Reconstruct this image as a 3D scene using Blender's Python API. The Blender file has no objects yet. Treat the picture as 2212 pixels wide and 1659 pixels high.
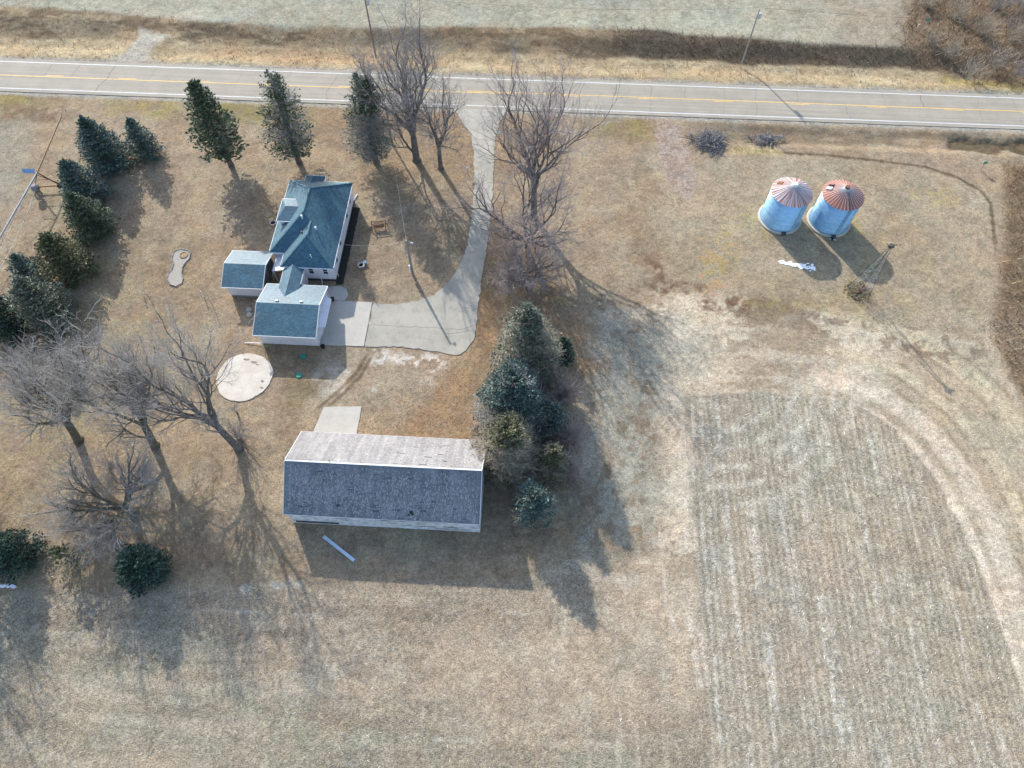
import bpy, bmesh, math, random
import numpy as np
from mathutils import Vector, Matrix

# ------------------------------------------------------------------ camera, light
S = bpy.context.scene
COL = S.collection
F_, CX, CY, CH = 1490., 1106., 829.5, 75.
PH = math.radians(60.97)
cp, sp = math.cos(PH), math.sin(PH)
cam = bpy.data.cameras.new("camera"); cam.sensor_width = 36; cam.lens = F_/2212*36
cam.clip_start = 1; cam.clip_end = 8000
co = bpy.data.objects.new("camera", cam); COL.objects.link(co)
co.location = (0, 0, CH); co.rotation_euler = (math.pi/2-PH, 0, 0)
S.camera = co
SUN_AZ, SUN_EL = math.radians(26.5), math.radians(29)
W = bpy.data.worlds.new("World"); S.world = W; W.use_nodes = True
wn = W.node_tree.nodes; wn.clear()
sky = wn.new('ShaderNodeTexSky'); sky.sky_type = 'NISHITA'; sky.sun_disc = False
sky.sun_elevation = SUN_EL; sky.sun_rotation = -SUN_AZ
sky.altitude = 400; sky.air_density = 1.0; sky.dust_density = 1.6; sky.ozone_density = 1.0
bg = wn.new('ShaderNodeBackground'); bg.inputs[1].default_value = 0.15
wo = wn.new('ShaderNodeOutputWorld')
W.node_tree.links.new(sky.outputs[0], bg.inputs[0]); W.node_tree.links.new(bg.outputs[0], wo.inputs[0])
sl = bpy.data.lights.new("sun", 'SUN'); sl.energy = 2.8; sl.angle = math.radians(0.6); sl.color = (1, .955, .90)
so = bpy.data.objects.new("sun", sl); COL.objects.link(so)
sd = Vector((math.sin(SUN_AZ)*math.cos(SUN_EL), -math.cos(SUN_AZ)*math.cos(SUN_EL), -math.sin(SUN_EL)))
so.rotation_euler = sd.to_track_quat('-Z', 'Y').to_euler(); so.location = (-40, 80, 60)
S.view_settings.view_transform = 'Standard'; S.view_settings.look = 'None'
S.view_settings.exposure = 1.29; S.view_settings.gamma = 1

# ------------------------------------------------------------------ helpers
def D(x, y, z=0.):                       # survey point read off the photo -> ground coordinates (metres)
    u, v = x-CX, y-CY
    d = (u, F_*cp-v*sp, -F_*sp-v*cp); t = (z-CH)/d[2]
    return Vector((d[0]*t, d[1]*t, z))
AR = math.radians(3.1); ca, sa = math.cos(AR), math.sin(AR)
def UV(u, v, z=0.):                      # street grid (u along the road, v across) -> world
    return Vector((u*ca+v*sa, -u*sa+v*ca, z))
def hgt(b, t):
    w = D(*b); best = (1e9, 0)
    for i in range(10, 300):
        h = i*.1; yc = w.y*cp+(CH-h)*sp; yd = -w.y*sp+(CH-h)*cp
        d = math.hypot(CX+F_*w.x/yc-t[0], CY+F_*yd/yc-t[1])
        if d < best[0]: best = (d, h)
    return best[1]
def tag(o, label=None, cat=None, group=None, kind=None):
    if label: o["label"] = label
    if cat: o["category"] = cat
    if group: o["group"] = group
    if kind: o["kind"] = kind
    return o
def empty(name, loc, rz=0.):
    o = bpy.data.objects.new(name, None); o.location = loc; o.rotation_euler = (0, 0, rz)
    o.empty_display_size = .3; COL.objects.link(o); return o
def link(name, me, m, parent=None, loc=None):
    if m is not None and len(me.materials) == 0: me.materials.append(m)
    o = bpy.data.objects.new(name, me); COL.objects.link(o)
    if parent: o.parent = parent
    if loc is not None: o.location = loc
    return o
def copy_tree(o, parent=None):
    c = o.copy(); COL.objects.link(c); c.parent = parent
    for ch in [k for k in bpy.data.objects if k.parent == o]: copy_tree(ch, c)
    return c

class MB:
    def __init__(s): s.v = []; s.f = []; s.uv = {}
    def add(s, vs, fs):
        n = len(s.v); s.v += [tuple(v) for v in vs]; s.f += [tuple(i+n for i in f) for f in fs]; return s
    def box(s, x0, y0, z0, x1, y1, z1):
        return s.add([(x0,y0,z0),(x1,y0,z0),(x1,y1,z0),(x0,y1,z0),(x0,y0,z1),(x1,y0,z1),(x1,y1,z1),(x0,y1,z1)],
                     [(0,3,2,1),(4,5,6,7),(0,1,5,4),(1,2,6,5),(2,3,7,6),(3,0,4,7)])
    def bar(s, a, b, w, h=None, up=(0,0,1)):
        a, b = Vector(a), Vector(b); h = h or w; d = (b-a).normalized(); up = Vector(up)
        if abs(d.dot(up)) > .99: up = Vector((1,0,0))
        x = d.cross(up).normalized(); y = x.cross(d).normalized()
        vs = []
        for p in (a, b):
            for i, j in ((-1,-1),(1,-1),(1,1),(-1,1)): vs.append(p+x*i*w/2+y*j*h/2)
        return s.add(vs, [(0,3,2,1),(4,5,6,7),(0,1,5,4),(1,2,6,5),(2,3,7,6),(3,0,4,7)])
    def tube(s, pts, r, n=8, caps=True):
        pts = [Vector(p) for p in pts]; rs = r if isinstance(r, (list, tuple)) else [r]*len(pts)
        base = len(s.v); ref = Vector((.13, .27, .95))
        for i, p in enumerate(pts):
            d = (pts[min(i+1, len(pts)-1)]-pts[max(i-1, 0)]).normalized()
            rf = ref if abs(d.dot(ref.normalized())) < .9 else Vector((1, .1, 0))
            x = d.cross(rf).normalized(); y = d.cross(x)
            for k in range(n):
                a = 2*math.pi*k/n; s.v.append(tuple(p+(x*math.cos(a)+y*math.sin(a))*rs[i]))
        for i in range(len(pts)-1):
            for k in range(n):
                a = base+i*n+k; b = base+i*n+(k+1) % n; s.f.append((a, b, b+n, a+n))
        if caps:
            s.f.append(tuple(base+k for k in range(n))[::-1]); e = base+(len(pts)-1)*n
            s.f.append(tuple(e+k for k in range(n)))
        return s
    def lathe(s, prof, n=24, c=(0,0,0)):      # prof: (r,z)
        base = len(s.v)
        for r, z in prof:
            for k in range(n):
                a = 2*math.pi*k/n; s.v.append((c[0]+r*math.cos(a), c[1]+r*math.sin(a), c[2]+z))
        for i in range(len(prof)-1):
            for k in range(n):
                a = base+i*n+k; b = base+i*n+(k+1) % n; s.f.append((a, b, b+n, a+n))
        s.f.append(tuple(base+k for k in range(n))[::-1]); e = base+(len(prof)-1)*n
        s.f.append(tuple(e+k for k in range(n))); return s
    def prism(s, poly, z0, z1):
        n = len(poly); vs = [(p[0],p[1],z0) for p in poly]+[(p[0],p[1],z1) for p in poly]
        return s.add(vs, [tuple(range(n))[::-1], tuple(range(n, 2*n))]+[(i,(i+1)%n,n+(i+1)%n,n+i) for i in range(n)])
    def slab(s, polys, t=.14):                # roof planes with thickness; polygons share corners
        vid = {}; vs = []
        def gi(p):
            k = tuple(round(c, 3) for c in p)
            if k not in vid: vid[k] = len(vs); vs.append(k)
            return vid[k]
        fs = [tuple(gi(p) for p in poly) for poly in polys]; n = len(vs)
        allv = vs+[(x, y, z-t) for x, y, z in vs]; ed = {}
        for f in fs:
            for i in range(len(f)): ed[(f[i], f[(i+1)%len(f)])] = 1
        out = list(fs)+[tuple(i+n for i in f)[::-1] for f in fs]
        for a, b in ed:
            if (b, a) not in ed: out.append((b, a, a+n, b+n))
        return s.add(allv, out)
    def mesh(s, name, smooth=False, slope_uv=False, off=(0,0,0)):
        me = bpy.data.meshes.new(name)
        vs = [(v[0]-off[0], v[1]-off[1], v[2]-off[2]) for v in s.v]
        me.from_pydata(vs, [], s.f); me.update()
        bm = bmesh.new(); bm.from_mesh(me); bmesh.ops.recalc_face_normals(bm, faces=bm.faces); bm.to_mesh(me); bm.free()
        if slope_uv:
            ul = me.uv_layers.new(name='UVMap')
            for p in me.polygons:
                nrm = p.normal; t = Vector((-nrm.y, nrm.x, 0))
                if t.length < 1e-3: t = Vector((1,0,0))
                t.normalize(); up = nrm.cross(t)
                for li in p.loop_indices:
                    c = me.vertices[me.loops[li].vertex_index].co
                    ul.data[li].uv = (c.dot(t), c.dot(up))
        if smooth:
            for p in me.polygons: p.use_smooth = True
        return me
    def build(s, name, m, parent=None, smooth=False, slope_uv=False):
        return link(name, s.mesh(name, smooth, slope_uv), m, parent)

# ------------------------------------------------------------------ materials
def sr(r, g, b, k=1.0):
    f = lambda c: ((c/255.)/12.92 if c <= 10 else ((c/255.+.055)/1.055)**2.4)*k
    return (f(r), f(g), f(b))
def nt(name):
    m = bpy.data.materials.new(name); m.use_nodes = True; t = m.node_tree; b = t.nodes['Principled BSDF']
    b.inputs['Specular IOR Level'].default_value = .25
    return m, t, b
def node(t, kind, **kw):
    n = t.nodes.new(kind)
    for k, v in kw.items(): setattr(n, k, v)
    return n
def mixc(t, fac, a, b, mode='MIX'):
    n = node(t, 'ShaderNodeMix', data_type='RGBA', blend_type=mode)
    for i, s_ in ((0, fac), (6, a), (7, b)):
        if hasattr(s_, 'is_linked') or hasattr(s_, 'links'): t.links.new(s_, n.inputs[i])
        else: n.inputs[i].default_value = s_ if not isinstance(s_, tuple) else (*s_[:3], 1)
    return n.outputs[2]
def noise(t, vec, scale, detail=4, rough=.6, out=0):
    n = node(t, 'ShaderNodeTexNoise'); n.inputs['Scale'].default_value = scale
    n.inputs['Detail'].default_value = detail; n.inputs['Roughness'].default_value = rough
    if vec is not None: t.links.new(vec, n.inputs['Vector'])
    return n.outputs[out]
def ramp(t, fac, stops):
    n = node(t, 'ShaderNodeValToRGB'); e = n.color_ramp.elements
    while len(e) > 1: e.remove(e[-1])
    for i, (p, c) in enumerate(stops):
        el = e[0] if i == 0 else e.new(p)
        el.position = p; el.color = (*c[:3], 1) if isinstance(c, tuple) else (c, c, c, 1)
    t.links.new(fac, n.inputs[0]); return n.outputs[0]
def bump(t, b, h, strength, dist=.05):
    n = node(t, 'ShaderNodeBump'); n.inputs['Strength'].default_value = strength; n.inputs['Distance'].default_value = dist
    t.links.new(h, n.inputs['Height']); t.links.new(n.outputs[0], b.inputs['Normal'])
def coord(t, which='Object', scale=None, rot=None):
    c = node(t, 'ShaderNodeTexCoord').outputs[which]
    if scale or rot:
        mp = node(t, 'ShaderNodeMapping')
        if scale: mp.inputs['Scale'].default_value = scale
        if rot: mp.inputs['Rotation'].default_value = rot
        t.links.new(c, mp.inputs[0]); c = mp.outputs[0]
    return c
def mat(name, c, rough=.7, scale=3., amt=.25, c2=None, metal=0., bs=.0, stretch=None, spec=None):
    m, t, b = nt(name); v = coord(t, 'Object', stretch)
    n1 = noise(t, v, scale, 5, .65)
    c2 = c2 or tuple(x*(1-amt) for x in c)
    cc = ramp(t, n1, [(.35, c), (.65, c2)])
    n2 = noise(t, v, scale*7, 3, .6)
    cc = mixc(t, 1., cc, ramp(t, n2, [(.3, 1-amt*.6), (.7, 1.+amt*.25)]), 'MULTIPLY')
    t.links.new(cc, b.inputs['Base Color']); b.inputs['Roughness'].default_value = rough
    b.inputs['Metallic'].default_value = metal
    if spec is not None: b.inputs['Specular IOR Level'].default_value = spec
    if bs: bump(t, b, n2, bs)
    return m
def siding(name, c, pitch=.11, dirt=.12):
    m, t, b = nt(name); v = coord(t, 'Object')
    sx = node(t, 'ShaderNodeSeparateXYZ'); t.links.new(v, sx.inputs[0])
    mu = node(t, 'ShaderNodeMath', operation='MULTIPLY'); mu.inputs[1].default_value = 1/pitch; t.links.new(sx.outputs[2], mu.inputs[0])
    fr = node(t, 'ShaderNodeMath', operation='FRACT'); t.links.new(mu.outputs[0], fr.inputs[0])
    cc = mixc(t, 1., c, ramp(t, fr.outputs[0], [(0, .72), (.14, 1.), (1., .97)]), 'MULTIPLY')
    cc = mixc(t, 1., cc, ramp(t, noise(t, v, 1.3, 5), [(.3, 1-dirt), (.6, 1.)]), 'MULTIPLY')
    t.links.new(cc, b.inputs['Base Color']); b.inputs['Roughness'].default_value = .55
    bump(t, b, fr.outputs[0], .5, .02); return m
def shingle(name, ca_, cb_, cc_, bw=.32, rh=.145, spk=0., gap=.55, big=.5, rough=.58, spec=.6):
    m, t, b = nt(name); uvn = node(t, 'ShaderNodeUVMap').outputs[0]
    br = node(t, 'ShaderNodeTexBrick'); t.links.new(uvn, br.inputs['Vector'])
    br.inputs['Color1'].default_value = (*ca_, 1); br.inputs['Color2'].default_value = (*cb_, 1)
    br.inputs['Mortar'].default_value = tuple(x*gap for x in cc_)+(1,)
    br.inputs['Scale'].default_value = 1; br.inputs['Brick Width'].default_value = bw; br.inputs['Row Height'].default_value = rh
    br.inputs['Mortar Size'].default_value = .018; br.inputs['Mortar Smooth'].default_value = .3; br.inputs['Bias'].default_value = -.1
    c = br.outputs[0]
    c = mixc(t, 1., c, ramp(t, noise(t, uvn, 4., 4, .7), [(.3, .72), (.7, 1.2)]), 'MULTIPLY')
    c = mixc(t, 1., c, ramp(t, noise(t, uvn, .45, 4, .6), [(.3, 1-big*.4), (.7, 1+big*.25)]), 'MULTIPLY')
    if spk:
        mp = node(t, 'ShaderNodeMapping'); mp.inputs['Scale'].default_value = (13, 5, 1); t.links.new(uvn, mp.inputs[0])
        reg = ramp(t, noise(t, uvn, .38, 3), [(.35, .25), (.6, 1.)])
        nf1 = noise(t, mp.outputs[0], 1., 3, .75); nf2 = noise(t, mp.outputs[0], 1.3, 3, .75, 1)
        f = mixc(t, 1., ramp(t, nf1, [(.56, 0.), (.64, spk)]), reg, 'MULTIPLY'); c = mixc(t, f, c, (.40, .385, .37))
        sc_ = node(t, 'ShaderNodeSeparateColor'); t.links.new(nf2, sc_.inputs[0])
        f2 = mixc(t, 1., ramp(t, sc_.outputs[1], [(.62, 0.), (.68, .8)]), reg, 'MULTIPLY'); c = mixc(t, f2, c, (.085, .08, .08))
        st = node(t, 'ShaderNodeMapping'); st.inputs['Scale'].default_value = (1.6, .12, 1); t.links.new(uvn, st.inputs[0])
        c = mixc(t, 1., c, ramp(t, noise(t, st.outputs[0], 1., 3), [(.4, .85), (.65, 1.15)]), 'MULTIPLY')
    t.links.new(c, b.inputs['Base Color']); b.inputs['Roughness'].default_value = rough
    b.inputs['Specular IOR Level'].default_value = spec
    bump(t, b, br.outputs['Fac'], -.5, .02)
    return m
M = {}
M['white'] = mat('white_trim', (.74, .74, .75), .5, 2, .08)
M['siding'] = siding('white_siding', (.70, .70, .73))
M['barnwood'] = siding('peeling_white_boards', (.66, .67, .69), .17, .5)
M['shingle'] = shingle('slate_blue_shingles', (.028, .098, .140), (.072, .185, .235), (.026, .078, .105))
M['shadeshingle'] = shingle('weathered_shingles_shaded', (.235, .255, .27), (.17, .19, .205), (.13, .145, .155), .3, .13, .9, .5, .6, .85, .2)  # barn's near slope: darker, bluer tone with the shade put into the colour
M['litshingle'] = shingle('weathered_shingles_sunlit', (.37, .36, .35), (.27, .26, .25), (.21, .20, .195), .3, .13, .6, .5, .4, .85, .2)  # same barn shingle for the far slope, sunlight painted in as a paler tone
M['glass'] = mat('dark_glass', (.015, .02, .03), .08, 1, .2, spec=.6)
M['dark'] = mat('dark_void', (.02, .018, .016), .9, 2, .3)
M['found'] = mat('foundation_concrete', (.32, .31, .30), .9, 2, .3, bs=.3)
M['concrete'] = mat('pale_concrete', sr(222, 216, 202, .60), .85, .6, .13, bs=.15)
M['roundpad'] = mat('worn_concrete', sr(232, 224, 208, .68), .85, .5, .12, c2=sr(214, 202, 186, .68), bs=.2)
M['galv'] = mat('galvanised_steel', (.42, .50, .56), .42, 1.1, .22, metal=.55)
M['galvpipe'] = mat('galvanised_pipe', (.40, .44, .45), .45, 3, .3, metal=.4)
M['rust'] = mat('rusty_steel', (.26, .12, .06), .8, 4, .5)
M['rustpipe'] = mat('rusty_pipe', (.36, .24, .13), .7, 4, .5)
M['darksteel'] = mat('dark_weathered_steel', (.12, .11, .10), .6, 4, .4, metal=.3)
M['pole'] = mat('weathered_pole_wood', (.20, .18, .16), .85, 2, .35, stretch=(4, 4, .5))
M['palepole'] = mat('silvered_pole_wood', (.34, .32, .29), .85, 2, .35, stretch=(4, 4, .5))
M['grayparts'] = mat('grey_metal', (.5, .52, .54), .45, 5, .15, metal=.2)
M['black'] = mat('black_plastic', (.02, .02, .022), .5, 5, .3)
M['green'] = mat('green_plastic', (.03, .26, .18), .5, 5, .2)
M['bluepl'] = mat('blue_plastic', (.25, .42, .60), .5, 5, .2)
M['wood'] = mat('brown_log_wood', (.24, .14, .09), .8, 6, .4)
M['stone'] = mat('grey_stone', (.52, .49, .44), .9, 4, .35, bs=.4)
M['snow'] = mat('snow', (.86, .88, .92), .6, 4, .06)
M['cable'] = mat('cable', (.5, .5, .5), .6, 4, .1)
M['darkcable'] = mat('dark_cable', (.06, .06, .06), .6, 4, .1)
M['bark'] = mat('grey_brown_bark', (.19, .165, .145), .9, 2.5, .45, bs=.5)
M['mossbark'] = mat('greenish_bark', (.18, .16, .10), .9, 1.2, .45, c2=(.11, .095, .08), bs=.5)
M['twig'] = mat('grey_twigs', (.36, .33, .31), .9, .8, .35)
M['paletwig'] = mat('pale_twigs', (.38, .355, .325), .9, .8, .3)
M['pinktwig'] = mat('pinkish_twigs', (.42, .35, .325), .9, .8, .3)
M['drytwig'] = mat('dry_brown_twigs', (.46, .40, .31), .9, .8, .35)
M['sticks'] = mat('dead_branches', (.26, .26, .265), .9, 3, .5)
def leafm(name, a, b_):
    m, t, b = nt(name); at = node(t, 'ShaderNodeAttribute', attribute_name='tint')
    c = ramp(t, at.outputs['Fac'], [(0., tuple(x*.6 for x in a)), (.5, a), (1., b_)])
    c = mixc(t, 1., c, ramp(t, noise(t, coord(t), .6, 3), [(.35, .8), (.65, 1.2)]), 'MULTIPLY')
    t.links.new(c, b.inputs['Base Color']); b.inputs['Roughness'].default_value = .65
    b.inputs['Specular IOR Level'].default_value = .2
    return m
M['blue_needle'] = leafm('blue_spruce_needles', (.080, .130, .108), (.24, .30, .265))
M['green_needle'] = leafm('green_needles', (.080, .108, .060), (.21, .245, .14))
M['dark_needle'] = leafm('dark_green_needles', (.040, .075, .055), (.12, .18, .125))
M['olive_needle'] = leafm('olive_needles', (.10, .11, .052), (.27, .265, .14))
M['pale_needle'] = leafm('grey_green_needles', (.15, .17, .12), (.34, .36, .27))
M['straw'] = leafm('dry_straw', sr(165, 145, 110, .55), sr(222, 206, 172, .7))
M['stubble'] = leafm('corn_stubble', sr(190, 178, 156, .55), sr(244, 238, 224, .85))
M['weeds'] = leafm('brown_weeds', sr(150, 132, 106, .62), sr(206, 186, 156, .68))
M['greyweeds'] = leafm('grey_weeds', sr(120, 108, 92, .6), sr(172, 158, 136, .62))
M['oakleaf'] = leafm('fallen_leaves', sr(150, 108, 72, .55), sr(186, 152, 114, .6))

# ------------------------------------------------------------------ numeric noise
RT = np.random.RandomState(7).rand(256, 256)
def vn(x, y, s):
    xi = np.floor(x).astype(np.int64); yi = np.floor(y).astype(np.int64); fx = x-xi; fy = y-yi
    fx = fx*fx*(3-2*fx); fy = fy*fy*(3-2*fy); a = (xi+s*37) & 255; b = (yi+s*91) & 255; a1 = (a+1) & 255; b1 = (b+1) & 255
    return (RT[a, b]*(1-fx)+RT[a1, b]*fx)*(1-fy)+(RT[a, b1]*(1-fx)+RT[a1, b1]*fx)*fy
def fbm(x, y, period, octv=4, s=0, ax=1., ay=1.):
    o = 0; w = 0; a = 1.; f = 1./period
    for i in range(octv):
        o = o+a*vn(x*f*ax+13.7*i, y*f*ay-7.3*i, s+i*5); w += a; a *= .55; f *= 2.03
    return o/w
def sstep(a, b, x):
    t = np.clip((x-a)/(b-a), 0, 1); return t*t*(3-2*t)
def psd(poly, x, y):                       # signed distance, positive inside
    d = np.full(x.shape, 1e18); ins = np.zeros(x.shape, bool); n = len(poly)
    for i in range(n):
        ax, ay = poly[i]; bx, by = poly[(i+1) % n]; ex, ey = bx-ax, by-ay
        L = ex*ex+ey*ey+1e-12; t = np.clip(((x-ax)*ex+(y-ay)*ey)/L, 0, 1)
        d = np.minimum(d, (x-ax-t*ex)**2+(y-ay-t*ey)**2)
        c = (ay > y) != (by > y)
        ins ^= c & (x < (bx-ax)*(y-ay)/(by-ay+1e-12)+ax)
    d = np.sqrt(d); return np.where(ins, d, -d)
def ldist(pts, x, y):
    d = np.full(x.shape, 1e18)
    for (ax, ay), (bx, by) in zip(pts[:-1], pts[1:]):
        ex, ey = bx-ax, by-ay; L = ex*ex+ey*ey+1e-12; t = np.clip(((x-ax)*ex+(y-ay)*ey)/L, 0, 1)
        d = np.minimum(d, (x-ax-t*ex)**2+(y-ay-t*ey)**2)
    return np.sqrt(d)
def WP(pts): return [tuple(D(px, py)[:2]) for px, py in pts]

# road frame
RA = math.radians(3.147); rc, rs_ = math.cos(RA), math.sin(RA)
def RW(u, v, z=0.): return Vector((u*rc+v*rs_, -u*rs_+v*rc, z))
def rv(x, y): return x*rs_+y*rc
VN = float(rv(*D(0, 132.3)[:2])*.5+rv(*D(2212, 212.7)[:2])*.5)
VS = float(rv(*D(39.6, 191.5)[:2])*.5+rv(*D(2212, 272.7)[:2])*.5)

DRIVE = [(978,232),(1002,268),(1018,288),(1024,330),(1024,400),(1018,480),(1008,535),(993,575),(968,612),(938,637),(900,651),(860,657),(806,655),
         (788,748),(860,749),(930,757),(985,768),(1008,757),(1024,733),(1032,680),(1040,600),(1050,540),(1060,480),(1065,400),(1068,330),(1070,296),(1078,268),(1096,234)]
ROWS = [(1493,852),(1640,846),(1830,866),(1930,925),(2010,1020),(2075,1130),(2130,1260),(2175,1400),(2212,1500),(2420,1900),(1560,1900),(1545,1659),(1515,1350),(1500,1100)]

def ground_data(X, Y):
    """albedo colour, height and cover masks of the ground at world X,Y"""
    n = X.shape
    C = np.zeros(n+(3,)); T = {}
    fb1 = fbm(X, Y, 9, 5, 1); fb2 = fbm(X, Y, 2.2, 4, 20); fb3 = fbm(X, Y, .8, 3, 40); fbL = fbm(X, Y, 26, 4, 60)
    V = rv(X, Y); U = X*rc-Y*rs_
    K = .60
    def paint(m, c, k=K):
        c = np.array(sr(*c, k)); m = np.clip(m, 0, 1)[..., None]; C[...] = C*(1-m)+c*m
    def zone(pts, soft=1., warp=2., per=5., s=3, world=False):
        p = pts if world else WP(pts); q = np.array(p); mg = soft+warp+1
        x0, y0 = q.min(0)-mg; x1, y1 = q.max(0)+mg
        bb = (X > x0) & (X < x1) & (Y > y0) & (Y < y1); r = np.zeros(n)
        if bb.any():
            xb, yb = X[bb], Y[bb]; d = psd(p, xb, yb)+warp*2*(fbm(xb, yb, per, 4, s)-.5)
            r[bb] = sstep(-soft, soft, d)
        return r
    def thr(f, a, b): return sstep(a, b, f)
    # base lawn
    paint(np.ones(n), (179, 161, 139)); paint(thr(fb1, .45, .65)*.8, (168, 149, 125)); paint(thr(fb2, .5, .66)*.7, (196, 181, 156)); paint(thr(fb3*.5+fb2*.5, .52, .6)*.35, (150, 130, 100))
    paint(thr(fbL, .5, .6)*thr(fb2, .4, .6)*.6, (168, 154, 124))
    # south and west fields
    south = zone([(-700,1290),(270,1275),(640,1262),(1150,1258),(1260,1200),(1290,660),(2900,700),(3400,3000),(-1500,3000)], .8, 1.2)
    paint(south, (188, 173, 151)); paint(south*thr(fb1, .42, .6)*.7, (172, 156, 134)); paint(south*thr(fb2, .52, .7)*.7, (194, 179, 158))
    grn = zone([(-900,1300),(180,1322),(420,1372),(600,1440),(760,1520),(1000,1585),(1300,1600),(1560,1615),(2500,1700),(2500,2600),(-1500,2600)], 3.5, 5, 12)
    paint(grn*(.45+.5*thr(fb1, .38, .58)), (166, 165, 144)); paint(grn*thr(fb2, .5, .64)*.5, (146, 145, 124)); paint(grn*thr(fbL, .55, .64)*.5, (182, 166, 142))
    hz = (.5+.5*np.sin(V*2*math.pi/.762))*sstep(15, 10, Y)*south*(X < 24)*thr(fb2, .35, .55); paint(hz*.16, (204, 194, 174)); paint((1-hz)*sstep(15, 10, Y)*south*.06, (132, 118, 98))
    for q in ([(-40,1370),(120,1368),(230,1362),(380,1366)], [(180,1312),(420,1318),(690,1328)], [(1060,1322),(1200,1328),(1370,1340)], [(1060,1395),(1160,1388),(1330,1388)], [(940,1596),(1120,1604),(1330,1608)], [(560,1400),(700,1404)], [(580,1455),(760,1462)]):
        paint(sstep(.28, .06, ldist(WP(q), X, Y)+.35*(fb3-.5))*thr(fb2, .42, .52)*.7, (216, 208, 192))
    hz = thr(fbm(U, V, 3.2, 4, 79, .22, 1.5), .5, .62)*south; paint(hz*.55, (204, 188, 164)); hz = thr(fbm(U, V, 2.4, 4, 83, .3, 1.6), .52, .62)*south; paint(hz*.5, (146, 133, 116))
    T['residue'] = south.copy()
    paint(south*thr(fb3*.6+fb2*.4, .5, .58)*.32, (140, 124, 102)); paint(south*thr(fbm(X, Y, .55, 2, 97), .62, .72)*.35, (212, 202, 182))
    # streaks of straw along the headland rows
    hl = south*(X < 12)*thr(fbm(U, V, 4.2, 3, 9, .22, 1.6), .62, .72); paint(hl*.5, (203, 192, 172))
    # pale bare dirt
    dirt = zone([(1290,665),(1500,652),(1800,672),(2000,700),(2140,760),(2300,840),(2500,1000),(2500,1900),(2130,1500),(2075,1130),(1930,925),(1830,866),(1490,862),(1500,1100),(1515,1350),(1480,1500),(1300,1260),(1270,1000)], 1.4, 2.6)
    paint(dirt, (226, 212, 188)); paint(dirt*thr(fb1*.5+fb3*.5, .5, .6)*.7, (160, 141, 120)); paint(dirt*thr(fb1, .58, .66)*.45, (178, 160, 136)); paint(dirt*thr(fbm(U, V, 2.2, 3, 29, .3, 1.2), .58, .66)*.5, (226, 213, 192))
    tan = zone([(1480,1400),(1480,1240),(1330,1250),(1000,1380),(900,1500),(1050,1560),(1400,1560),(1560,1500)], 3, 5, 9)
    paint(tan*.75, (208, 192, 168)); paint(tan*thr(fb2, .5, .62)*.6, (168, 150, 130))
    gw = zone([(1290,680),(1470,665),(1440,900),(1400,1200),(1290,1200),(1230,1100),(1265,900)], 1.4, 3, 6)
    paint(gw*.85, (178, 175, 160)); paint(gw*thr(fbm(X, Y, 1.1, 3, 88)*.5+fb1*.5, .5, .58)*.6, (140, 124, 104))
    paint(gw*thr(fbm(U, V, 2.2, 4, 33, 1.4, .4)*.6+fb3*.4, .54, .6)*.4, (146, 118, 92))
    # gravelly margin with weeds right of the bare ground
    rg = zone([(2010,700),(2140,745),(2260,830),(2500,1000),(2500,1700),(2230,1500),(2150,1250),(2080,1080),(1960,920),(1870,830)], 2.0, 2.5)
    paint(rg*.9, (208, 192, 168)); paint(rg*thr(fb3*.5+fb2*.5, .5, .62)*.4, (166, 150, 128)); paint(rg*thr(fb1, .5, .62)*.35, (184, 170, 142))
    # tyre lanes curving past the rows
    for off, w, c in ((0, 2.0, (236, 220, 198)), (62, 1.6, (230, 214, 192)), (130, 1.0, (214, 200, 172)), (215, 1.6, (212, 199, 170))):
        L = [(1780+off*.1, 878-off*.95), (1880+off*.5, 905-off*.8), (1960+off*.8, 968-off*.6), (2030+off, 1060-off*.4), (2085+off, 1165-off*.2), (2135+off, 1295), (2180+off, 1430), (2260+off, 1680)]
        d = ldist(WP(L), X, Y)+.5*(fb2-.5); m = sstep(w, w*.5, d)*(.8+.2*thr(fb3, .3, .5)); paint(m*.97, c)
        d2 = np.abs(d-w*1.15); paint(sstep(.4, .1, d2)*thr(fb2, .45, .6)*.5*rg, (146, 130, 106))
    # transition weeds between the bin lawn and the bare ground
    tw = zone([(1260,610),(1450,600),(1640,640),(1830,660),(2000,690),(2140,740),(2100,790),(1900,760),(1700,700),(1500,668),(1290,690)], 1.2, 2.5, 4)
    paint(tw*thr(fbm(X, Y, 1., 3, 27)*.5+fb1*.5, .48, .56)*.75, (142, 124, 104)); 
    paint(zone([(1380,560),(1500,560),(1560,620),(1680,655),(1560,660),(1420,650)], 1.4, 3, 4)*thr(fbm(X, Y, .9, 3, 19)*.6+fb1*.4, .51, .56)*.8, (124, 92, 74))
    # crop rows
    rows = zone(ROWS, .2, .45, 2.5); rv_ = .5+.5*np.sin(U*2*math.pi/.762)
    paint(rows, (187, 174, 153)); paint(rows*thr(fb1, .45, .6)*.55, (172, 171, 154)); paint(rows*thr(fb2, .5, .64)*.5, (188, 175, 152)); paint(rows*thr(fbL, .5, .6)*.4, (184, 172, 142))
    rm = thr(fbm(U, V, 1.6, 3, 55, 1.2, .16), .4, .6)
    paint(rows*rv_**2*(.5+.5*rm)*.45, (212, 205, 190)); paint(rows*(1-rv_)**2*.32, (140, 128, 110))
    uw = U+.5*(fbm(U, V, 6, 3, 61)-.5)+.35*(fbm(U, V, 1.2, 2, 62)-.5)
    def lines(per, ph, w, sd): 
        q = (uw-ph)/per; k_ = np.floor(q); off = (q-k_-.5)*per-(RT[(k_.astype(int)+sd) & 255, 7]-.5)*per*.35
        return sstep(w, w*.3, np.abs(off))*sstep(.38, .6, vn(U/per*.9+3, V/7.+k_*1.7, sd))
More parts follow.
